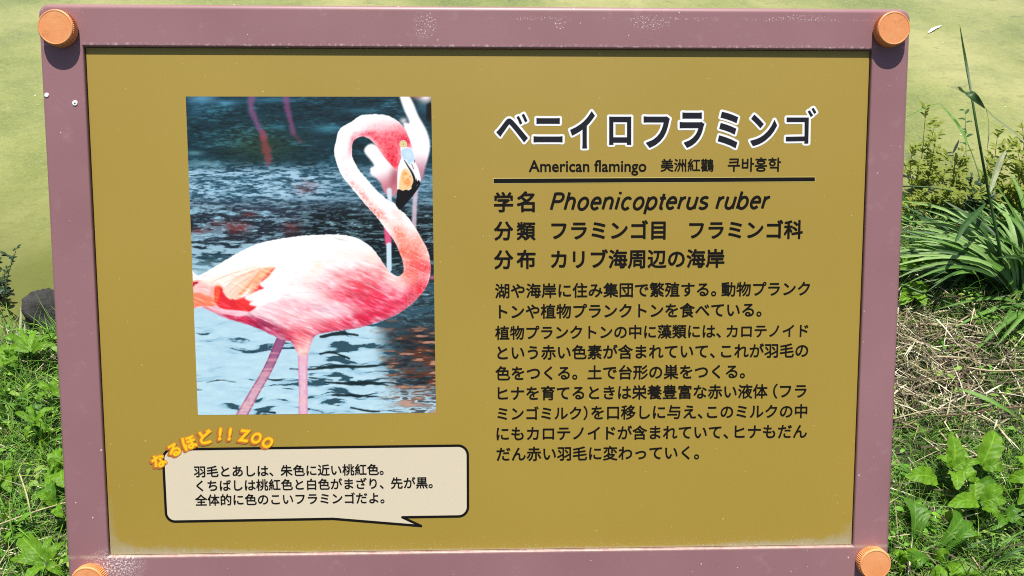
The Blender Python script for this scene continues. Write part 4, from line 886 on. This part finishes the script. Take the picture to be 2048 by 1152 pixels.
for x, y, h, a in ((1800, 470, .12, .06), (1795, 505, .10, .06), (1805, 545, .06, .05), (1800, 572, .04, .05), (1830, 455, .14, .06), (1850, 420, .16, .06), (1885, 400, .18, .05), (1815, 600, .02, .03), (1800, 620, .02, .03)): lv.append((x, y, h, a))
clump('strap_leaf_clump', 2035, 610, 'big fanning clump of blue green strap leaves right of the frame', lv, (0.011, 0.022))
lv = [(r.uniform(1770, 1900), r.uniform(425, 600), r.uniform(.04, .13), r.uniform(.03, .08)) for i in range(34)]
clump('strap_leaf_clump', 1955, 575, 'strap leaf clump nearer the right rail, blades leaning left', lv, (0.008, 0.014))
lv = [(r.uniform(1960, 2120), r.uniform(330, 520), r.uniform(0.12, 0.3), r.uniform(0.0, 0.04)) for i in range(26)]
clump('strap_leaf_clump', 2062, 560, 'upright strap leaf clump cut by the right edge of the photo', lv, (0.010, 0.018), mats=(M_STRAP, M_STRAP_LT, M_STRAP_DK))
lv = [(1948, 705, .03, .05), (1985, 700, .03, .06), (1900, 660, .03, .04), (2100, 720, .03, .05), (1870, 620, .04, .05), (2080, 750, .03, .06), (2110, 660, .05, .07), (1995, 655, .02, .03)]
clump('strap_leaf_clump', 2050, 622, 'few light green blades bending forward over the straw', lv, (0.009, 0.016), mats=(M_STRAP,))

# --- green stem lying across, dry twig and straw
def twig(name, pts, r0, r1, mat, label, cat):
    P = [gpt(*p) for p in pts]; t = thing(name, P[0], label, cat); tube(t, P, r0, r1, mat, 'stem', n=6); return t
twig('curved_stem', [(1795, 566, .05), (1850, 588, .05), (1895, 605, .045), (1935, 622, .03)], .0035, .002, M_STEM, 'smooth green stem arching out beside the right rail', 'stem')
tw = twig('dry_twig', [(1868, 832, .04), (1930, 828, .045), (1990, 818, .045), (2070, 812, .04)], .0016, .0024, M_TWIG, 'thin reddish twig lying over the straw', 'twig')
twig('straw_stem', [(1785, 838, .035), (1860, 820, .045), (1930, 812, .045), (1985, 808, .04)], .0016, .001, M_STRAWSTEM, 'long pale straw lying above the leafy weeds on the right', 'straw')
twig('straw_stem', [(1935, 735, .05), (1990, 742, .05), (2070, 738, .05)], .0022, .0022, M_STRAWSTEM, 'short thick straw stem at the right edge of the straw mat', 'straw')
twig('straw_stem', [(-20, 1056, .05), (50, 1030, .055), (100, 1014, .055), (150, 1000, .05)], .0018, .0014, M_STRAWSTEM, 'long pale straw slanting across the left turf', 'straw')
twig('straw_stem', [(38, 945, .04), (52, 985, .05), (60, 1020, .04), (66, 1060, .02)], .0018, .0014, M_STRAWSTEM, 'pale straw standing steeply in the lower left turf', 'straw')
tdr = thing('dry_reed_tuft', g0(42, 730), 'pale dead reed leaves standing in front of the boulder', 'reed')
for x0, y0, x1, y1, h in ((38, 735, 42, 612, .10), (42, 735, 50, 645, .08), (44, 735, 33, 660, .07), (70, 690, 108, 600, .06), (60, 700, 100, 640, .04)):
    a_, e_ = gpt(x0, y0, .01), gpt(x1, y1, h); leaf(tdr, [a_, a_.lerp(e_, .5) + Vector((.004, 0, .006)), e_], .009, M_PALE, 'lance', fold=.3)
twig('curved_stem', [(1780, 372, .12), (1830, 373, .13), (1870, 376, .13), (1905, 382, .12)], .0032, .0018, M_STEM, 'thick pale green stem poking out level from behind the right rail', 'stem')
t = thing('fallen_reed_leaf', gpt(1918, 780, .05), 'single flat green blade lying across the twig', 'grass blade')
leaf(t, [gpt(1918, 778, .05), gpt(1960, 792, .055), (gpt(2005, 815, .06)), gpt(2045, 842, .04)], 0.014, M_STRAP, 'lance', fold=.25)

# --- broad leaved weeds: leaf = (base px, tip px, width m)
def broad(px, py, h0, label, leaves, mat=M_BROAD, prof='oval', name='broad_leaf_weed', cat='weed', jag=0.10, group=None, lift=0.035):
    b = g0(px, py); t = thing(name, b, label, cat, group); top = gpt(px, py - 0, h0) if h0 > 0 else b; r = random.Random(px + py)
    tube(t, [b, b.lerp(top, .5) + Vector((0.002, 0, 0)), top], 0.0022, 0.0016, M_STEM)
    for L in leaves:
        x0, y0, x1, y1, w_ = L[:5]; hh = L[5] if len(L) > 5 else r.uniform(0, .02)
        s = gpt(x0, y0, h0 + 0.004); e = gpt(x1, y1, h0 + hh); mid = s.lerp(e, .5) + Vector((0, 0, 0.010 + r.uniform(0, .006)))
        if (s - top).length > 0.012: tube(t, [top, top.lerp(s, .5) + Vector((0, 0, .003)), s], .0013, .001, M_STEM, 'leaf_stalk', k=5, n=3)
        leaf(t, [s, mid, e], w_ * .84, L[6] if len(L) > 6 else mat, prof, fold=r.uniform(.12, .3), jag=jag, wave=.22, seed=r.random(), twist=r.uniform(-.3, .3))
    return t
broad(1955, 1003, .06, 'broad bright leafed weed with leaves star shaped around its stem', [(1955, 1003, 1895, 1012, .040), (1950, 1000, 1945, 950, .034), (1962, 1000, 2005, 975, .036), (1960, 1005, 2013, 1003, .036), (1965, 1015, 2000, 1042, .026), (1945, 985, 1990, 958, .028, .0, M_BROAD_DK)])
broad(1905, 940, .07, 'broad bright leafed weed with one tall leaf standing straight up', [(1908, 938, 1903, 866, .050, .015), (1900, 935, 1872, 915, .026), (1905, 938, 1938, 925, .030), (1906, 944, 1914, 980, .036), (1912, 944, 1950, 965, .044), (1918, 935, 1962, 925, .018)], jag=.16)
broad(1975, 925, .07, 'broad leafed weed with large upright leaf over the straw patch', [(1963, 932, 1990, 862, .056, .02), (1965, 935, 2005, 942, .030)], jag=.18)
broad(1868, 955, .04, 'single round leafed weed close to the right rail', [(1874, 958, 1812, 955, .050, .01)], jag=.03)
broad(2062, 965, .05, 'broad leafed weed at the right edge beside the star shaped one', [(2062, 960, 2015, 962, .036), (2060, 950, 2030, 912, .034), (2060, 972, 2035, 1010, .036), (2060, 955, 2062, 900, .034)])
broad(2010, 1035, .03, 'darker small weed under the star shaped one', [(2010, 1035, 2045, 1052, .026), (2010, 1035, 1985, 1060, .024), (2012, 1030, 2040, 1018, .022)], M_BROAD_DK)
broad(1895, 1035, .03, 'yellowish upright leaf pair between weeds', [(1895, 1046, 1885, 1020, .016), (1896, 1046, 1908, 1030, .014)], m_leaf('yellow_green_leaf', (0.22, 0.33, 0.05), (0.30, 0.40, 0.09), vein=.3), jag=.02)
# rosettes at the bottom
def rosette(px, py, label, leaves, mat=M_BROAD_DK):
    b = g0(px, py); t = thing('leaf_rosette', b, label, 'weed'); r = random.Random(px)
    for x0, y0, x1, y1, w_, arch in leaves:
        s = gpt(x0, y0, .01); e = gpt(x1, y1, .03); leaf(t, [s, s.lerp(e, .4) + Vector((0, 0, arch)), s.lerp(e, .8) + Vector((0, 0, arch)), e], w_, mat, 'spoon', fold=.2, jag=.22, wave=.16, seed=r.random(), twist=r.uniform(-.3, .3))
    return t
rosette(1868, 1118, 'dark glossy lobed rosette with a leaf curling over near the lower right knob', [(1860, 1118, 1920, 1042, .046, .04), (1872, 1116, 1935, 1075, .034, .05), (1905, 1110, 1925, 1060, .03, .03), (1862, 1122, 1815, 1130, .03, .02)])
rosette(1822, 1100, 'upright lobed leaf rosette hugging the right rail', [(1820, 1105, 1818, 1005, .040, .03), (1828, 1100, 1838, 1020, .030, .03)])
rosette(1880, 1135, 'light green rosette with flat lobed leaves at the lower edge', [(1850, 1128, 1815, 1118, .03, .02), (1855, 1128, 1885, 1118, .028, .02), (1880, 1128, 1925, 1160, .055, .02), (1880, 1130, 1870, 1165, .03, .02)], M_BROAD)
broad(1800, 1125, .03, 'small round leafed weed touching the lower right knob', [(1797, 1122, 1785, 1105, .018), (1800, 1122, 1805, 1105, .018), (1800, 1126, 1815, 1120, .016), (1798, 1130, 1800, 1145, .016)], jag=.02)
broad(1830, 520, .05, 'light green leafy weed under the strap leaves by the right rail', [(1835, 525, 1805, 500, .05), (1838, 528, 1870, 500, .045), (1832, 530, 1800, 540, .045), (1840, 520, 1850, 480, .04), (1845, 528, 1878, 535, .04)], jag=.03)
broad(1815, 590, .03, 'leafy weed low beside the right rail above the straw', [(1818, 590, 1800, 572, .045), (1822, 590, 1855, 570, .045), (1815, 595, 1800, 610, .04), (1825, 596, 1850, 612, .036)], jag=.04)
broad(1965, 640, .02, 'tiny round leaf sprout in front of the strap clump', [(1950, 655, 1962, 648, .022)], jag=.0)
# left side weeds
broad(88, 1120, .03, 'large lance leafed weed in the lower left corner', [(92, 1125, 38, 1068, .046, .02), (96, 1122, 105, 1072, .020), (90, 1128, 20, 1118, .026), (98, 1128, 128, 1085, .022), (92, 1132, 50, 1165, .030), (96, 1130, 125, 1150, .024)], prof='lance', jag=.08)
broad(118, 925, .04, 'round leafed weed tucked against the left rail', [(122, 935, 112, 900, .045), (120, 938, 100, 940, .04), (124, 940, 128, 975, .045), (124, 935, 140, 905, .04)], jag=.05)
broad(108, 1015, .04, 'pointed leafed weed beside the left rail below the round leafed one', [(112, 1010, 98, 935, .026), (108, 1012, 80, 985, .026), (112, 1015, 125, 1035, .03), (108, 1008, 108, 960, .03, .01, M_BROAD_DK)], prof='lance', jag=.03)
broad(12, 945, .03, 'round leafed weed at the left photo edge', [(12, 950, 20, 920, .036), (8, 950, -15, 930, .03), (12, 952, 22, 985, .03), (6, 955, -10, 985, .03)], jag=.08)
broad(62, 700, .06, 'lance leafed weed with spreading narrow leaves near the rock', [(62, 702, 15, 668, .022), (60, 700, 40, 650, .016), (64, 700, 95, 672, .022), (62, 704, 72, 660, .020), (66, 706, 112, 690, .024), (58, 704, 8, 700, .024)], prof='lance', jag=.0)
broad(20, 720, .05, 'broad bright leafed weed at the left edge below the shrub', [(18, 720, 5, 690, .034), (20, 722, 35, 735, .034), (15, 725, -12, 740, .034), (20, 718, 30, 695, .03)], jag=.04)
broad(100, 780, .05, 'weed with drooping pointed leaves against the left rail', [(100, 782, 75, 768, .022), (104, 785, 122, 765, .024), (104, 786, 130, 795, .026), (98, 788, 78, 800, .022)], prof='lance', jag=.0)
broad(70, 845, .05, 'narrow leafed weed halfway down the left side', [(72, 846, 110, 815, .018), (68, 846, 30, 825, .018), (70, 848, 52, 880, .018), (72, 848, 100, 862, .018), (70, 842, 62, 808, .016)], prof='lance', jag=.0)
clump('grass_tuft', 25, 830, 'tuft of arching bright blades at the left edge', [(r.uniform(-40, 90), r.uniform(740, 850), r.uniform(.03, .09), r.uniform(.01, .04)) for i in range(14)], (0.004, 0.008), mats=(M_STRAP, M_BROAD))
clump('grass_tuft', 100, 905, 'tuft of arching blades leaning on the left rail', [(r.uniform(40, 160), r.uniform(820, 920), r.uniform(.03, .09), r.uniform(.01, .04)) for i in range(12)], (0.004, 0.007), mats=(M_BROAD, M_STRAP))
clump('grass_tuft', 30, 1050, 'tuft of fine blades above the lower left corner', [(r.uniform(-40, 100), r.uniform(960, 1070), r.uniform(.02, .07), r.uniform(.01, .04)) for i in range(12)], (0.003, 0.006), mats=(M_BROAD, M_STRAP))
clump('grass_tuft', 1975, 1125, 'tuft of fine blades in the lower right corner', [(r.uniform(1920, 2080), r.uniform(1040, 1140), r.uniform(.02, .07), r.uniform(.01, .04)) for i in range(16)], (0.003, 0.005), mats=(M_STRAP, M_STRAP_DK))
clump('grass_tuft', 1850, 700, 'thin green tuft growing out of the straw mat', [(r.uniform(1820, 1900), r.uniform(660, 720), r.uniform(.02, .06), r.uniform(.0, .02)) for i in range(9)], (0.003, 0.005), mats=(M_BROAD, M_STRAP))
clump('grass_tuft', 1920, 690, 'feathery green tuft on the straw below the strap clump', [(r.uniform(1880, 1990), r.uniform(640, 710), r.uniform(.02, .06), r.uniform(.0, .02)) for i in range(14)], (0.002, 0.004), mats=(M_BROAD,))

# --- small-leaved shrubs along the water
def shrub(px, py, stems, label, mat=M_SHRUB, lw=0.022, group='small leaved shrubs at the water edge', nl=13, asp=.45):
    b = g0(px, py); t = thing('waterside_shrub', b, label, 'shrub', group); r = random.Random(px * 7 + py); V_, F_, UVs = [], [], []
    stems = stems + [(px + (x - px) * r.uniform(.2, 1.5) + r.uniform(-25, 25), y + (py - y) * r.uniform(.1, .75), h * r.uniform(.25, .85)) for (x, y, h) in stems]
    for (x, y, h) in stems:
        e = gpt(x, y, h); s = b + Vector((r.uniform(-.015, .015), r.uniform(-.01, .01), 0)); mid = s.lerp(e, .5) + Vector((r.uniform(-.02, .02), r.uniform(-.01, .01), 0)); tube(t, [s, mid, e], .0018, .0007, M_TWIG, 'stem', k=5, n=4)
        P = path3([s, mid, e], nl // 2)
        for i, p in enumerate(P):
            if i < 3: continue
            tipk = i / len(P); side = r.uniform(.015, .045) * (1 - tipk * .6)
            a = r.uniform(0, 6.28); q_ = p + Vector((math.cos(a) * side, math.sin(a) * side * .7, r.uniform(.005, .03)))
            for j in range(5):
                f = (j + 1) / 5; c0 = p.lerp(q_, f); a2 = a + (1 if j % 2 else -1) * r.uniform(.5, 1.2); L_ = lw * r.uniform(.7, 1.4)
                d = Vector((math.cos(a2), math.sin(a2), r.uniform(-.1, .7))).normalized() * L_
                v, u2, f2 = leafmesh([c0, c0 + d * .5 + Vector((0, 0, .001)), c0 + d], L_ * asp, 'lance', fold=.3)
                # thin the mesh of these tiny leaves
                k = len(V_); m_ = len(v) // 5; rows = [0, m_ // 3, 2 * m_ // 3, m_ - 1]
                for rr in rows: V_ += [v[rr * 5] - t.location, v[rr * 5 + 2] - t.location, v[rr * 5 + 4] - t.location]; UVs += [u2[rr * 5], u2[rr * 5 + 2], u2[rr * 5 + 4]]
                for rr in range(3):
                    for kk in range(2): z0 = k + rr * 3 + kk; F_.append((z0, z0 + 1, z0 + 4, z0 + 3))
    o = mesh_obj('foliage', V_, F_, mat, t, smooth=True, uv=UVs); o['kind'] = 'stuff'; return t
SH = [(1842, 400, [(1852, 215, .33), (1870, 250, .28), (1880, 300, .2), (1838, 330, .15), (1865, 345, .12), (1825, 300, .2)], 'taller yellow green shrub nearest the right rail, bare spire on top'),
      (1905, 420, [(1900, 320, .17), (1920, 340, .13), (1885, 350, .12), (1932, 300, .2), (1912, 370, .08), (1895, 385, .06)], 'low yellow green shrub between the bent reed and the rail'),
      (1985, 410, [(1995, 270, .24), (2005, 310, .18), (1975, 330, .15), (2020, 290, .2), (1990, 355, .1), (1965, 360, .1)], 'yellow green shrub behind the dark reed stalk'),
      (2040, 420, [(2045, 250, .28), (2035, 300, .2), (2060, 320, .16), (2025, 340, .13), (2048, 290, .2), (2070, 260, .25)], 'yellow green shrub at the right photo edge')]
for px, py, st, lb in SH: shrub(px, py, st, lb)
shrub(1870, 440, [(1840, 390, .09), (1860, 400, .08), (1885, 385, .1), (1905, 400, .08), (1820, 410, .07)], 'low yellow green shrub in front of the others beside the rail')
shrub(2000, 440, [(1980, 380, .12), (2010, 370, .12), (2035, 385, .1), (1960, 400, .08)], 'low yellow green shrub tangled in the upright strap leaves')
shrub(1945, 445, [(1940, 370, .1), (1960, 380, .09), (1925, 395, .08), (1975, 400, .08)], 'low dull shrub behind the strap leaves', M_SHRUB_DK)
shrub(8, 640, [(32, 500, .24), (8, 540, .2), (-15, 520, .2), (12, 600, .08), (-20, 580, .12)], 'dark sprigged shrub at the left edge over the water', M_SHRUB_DK, 0.016, nl=9, asp=.5)
# the sprig with bigger leaves
b = g0(1935, 400); t = thing('leafy_sprig', b, 'slender sprig with single dark leaves left of the reed stalk', 'sprig')
tube(t, [b, gpt(1932, 300, .15), gpt(1930, 222, .27)], .0015, .0008, M_STEM)
for x0, y0, x1, y1, h in ((1930, 222, 1918, 221, .27), (1931, 228, 1938, 218, .26), (1931, 240, 1916, 238, .24), (1932, 245, 1945, 244, .235), (1933, 262, 1922, 258, .21), (1932, 275, 1946, 268, .19), (1933, 268, 1926, 262, .2), (1933, 290, 1918, 285, .17)):
    s, e = gpt(x0, y0, h), gpt(x1, y1, h + .005); leaf(t, [s, s.lerp(e, .5) + Vector((0, 0, .003)), e], .011, M_STRAP_DK, 'lance', fold=.3)

# --- rocks at the left bank
def rock(px, py, sx, sy, sz, rot, label, mat, seed, sub=4):
    bm = bmesh.new(); bmesh.ops.create_icosphere(bm, subdivisions=sub, radius=1); r = np.random.default_rng(seed); ph = r.uniform(0, 6, 9)
    for v in bm.verts:
        c = v.co; d = 1 + .14 * math.sin(3 * c.x + ph[0]) * math.cos(2.5 * c.y + ph[1]) + .07 * math.sin(7 * c.z + 5 * c.x + ph[2]) + .035 * math.sin(13 * c.y + 11 * c.x + ph[3]) + .02 * math.sin(23 * c.x + 19 * c.z + ph[4])
        c = c * d; v.co = Vector((c.x * sx, c.y * sy, c.z * sz))
    me_ = bpy.data.meshes.new('rock'); bm.to_mesh(me_); bm.free(); me_.materials.append(mat); me_.polygons.foreach_set('use_smooth', [True] * len(me_.polygons))
    o = bpy.data.objects.new('rock', me_); link(o); p = g0(px, py); o.location = p + Vector((0, 0, sz * .25)); o.rotation_euler = (0, 0, rot); return tag(o, label, 'rock')
def m_rock(name, a, b_):
    m = Mat(name); co = m.coord(); m.base(m.mix(m.ramp(m.noise(co, 22, 6, .7), [(.35, 0.0), (.65, 1.0)]), a, b_)); m.rough(.9); m.bump(m.noise(co, 45, 8, .75), .9, .012); return m.m
MR = m_rock('dark_wet_rock', (0.018, 0.018, 0.018), (0.060, 0.058, 0.055)); ML = m_rock('pale_rock', (0.22, 0.23, 0.22), (0.38, 0.38, 0.36))
rock(112, 648, .062, .075, .085, .3, 'dark grey rounded boulder at the waterline beside the left rail', MR, 4)
rock(22, 655, .04, .03, .025, .1, 'small pale stone at the waterline below the shrub', ML, 6, 3)

# --- feather and flecks on the water
fp = at(1866, 60, WZ + .002); t = thing('feather', fp, 'small white feather floating on the pond', 'feather')
M_FEATHER = mat_flat('white_feather', (0.75, 0.75, 0.68), .7)
leaf(t, [at(1856, 66, WZ + .003), at(1864, 60, WZ + .007), at(1873, 55, WZ + .006), at(1884, 51, WZ + .004)], 0.016, M_FEATHER, 'lance', name='vane', fold=.3, jag=.4)
tube(t, [at(1855, 67, WZ + .004), at(1868, 57, WZ + .008), at(1885, 50.5, WZ + .006)], .0008, .0006, M_FEATHER, 'quill', k=5)
r2 = np.random.default_rng(77); V_, F_ = [], []
for i in range(240):
    x, y = r2.uniform(-3, 3), r2.uniform(1.2, 5.5)
    if y < shore(x) + .03: continue
    s = r2.uniform(.0015, .0042); k = len(V_); a0 = r2.uniform(0, 6)
    for h_ in (0, .0012): V_ += [(x + s * math.cos(a0 + 1.05 * j), y + s * .7 * math.sin(a0 + 1.05 * j), WZ + .0005 + h_) for j in range(6)]
    F_.append(tuple(k + 6 + j for j in range(6))); F_ += [(k + j, k + (j + 1) % 6, k + 6 + (j + 1) % 6, k + 6 + j) for j in range(6)]
tag(mesh_obj('floating_flecks', V_, F_, M_FEATHER), 'tiny pale flecks drifting on the pond', 'debris', kind='stuff')
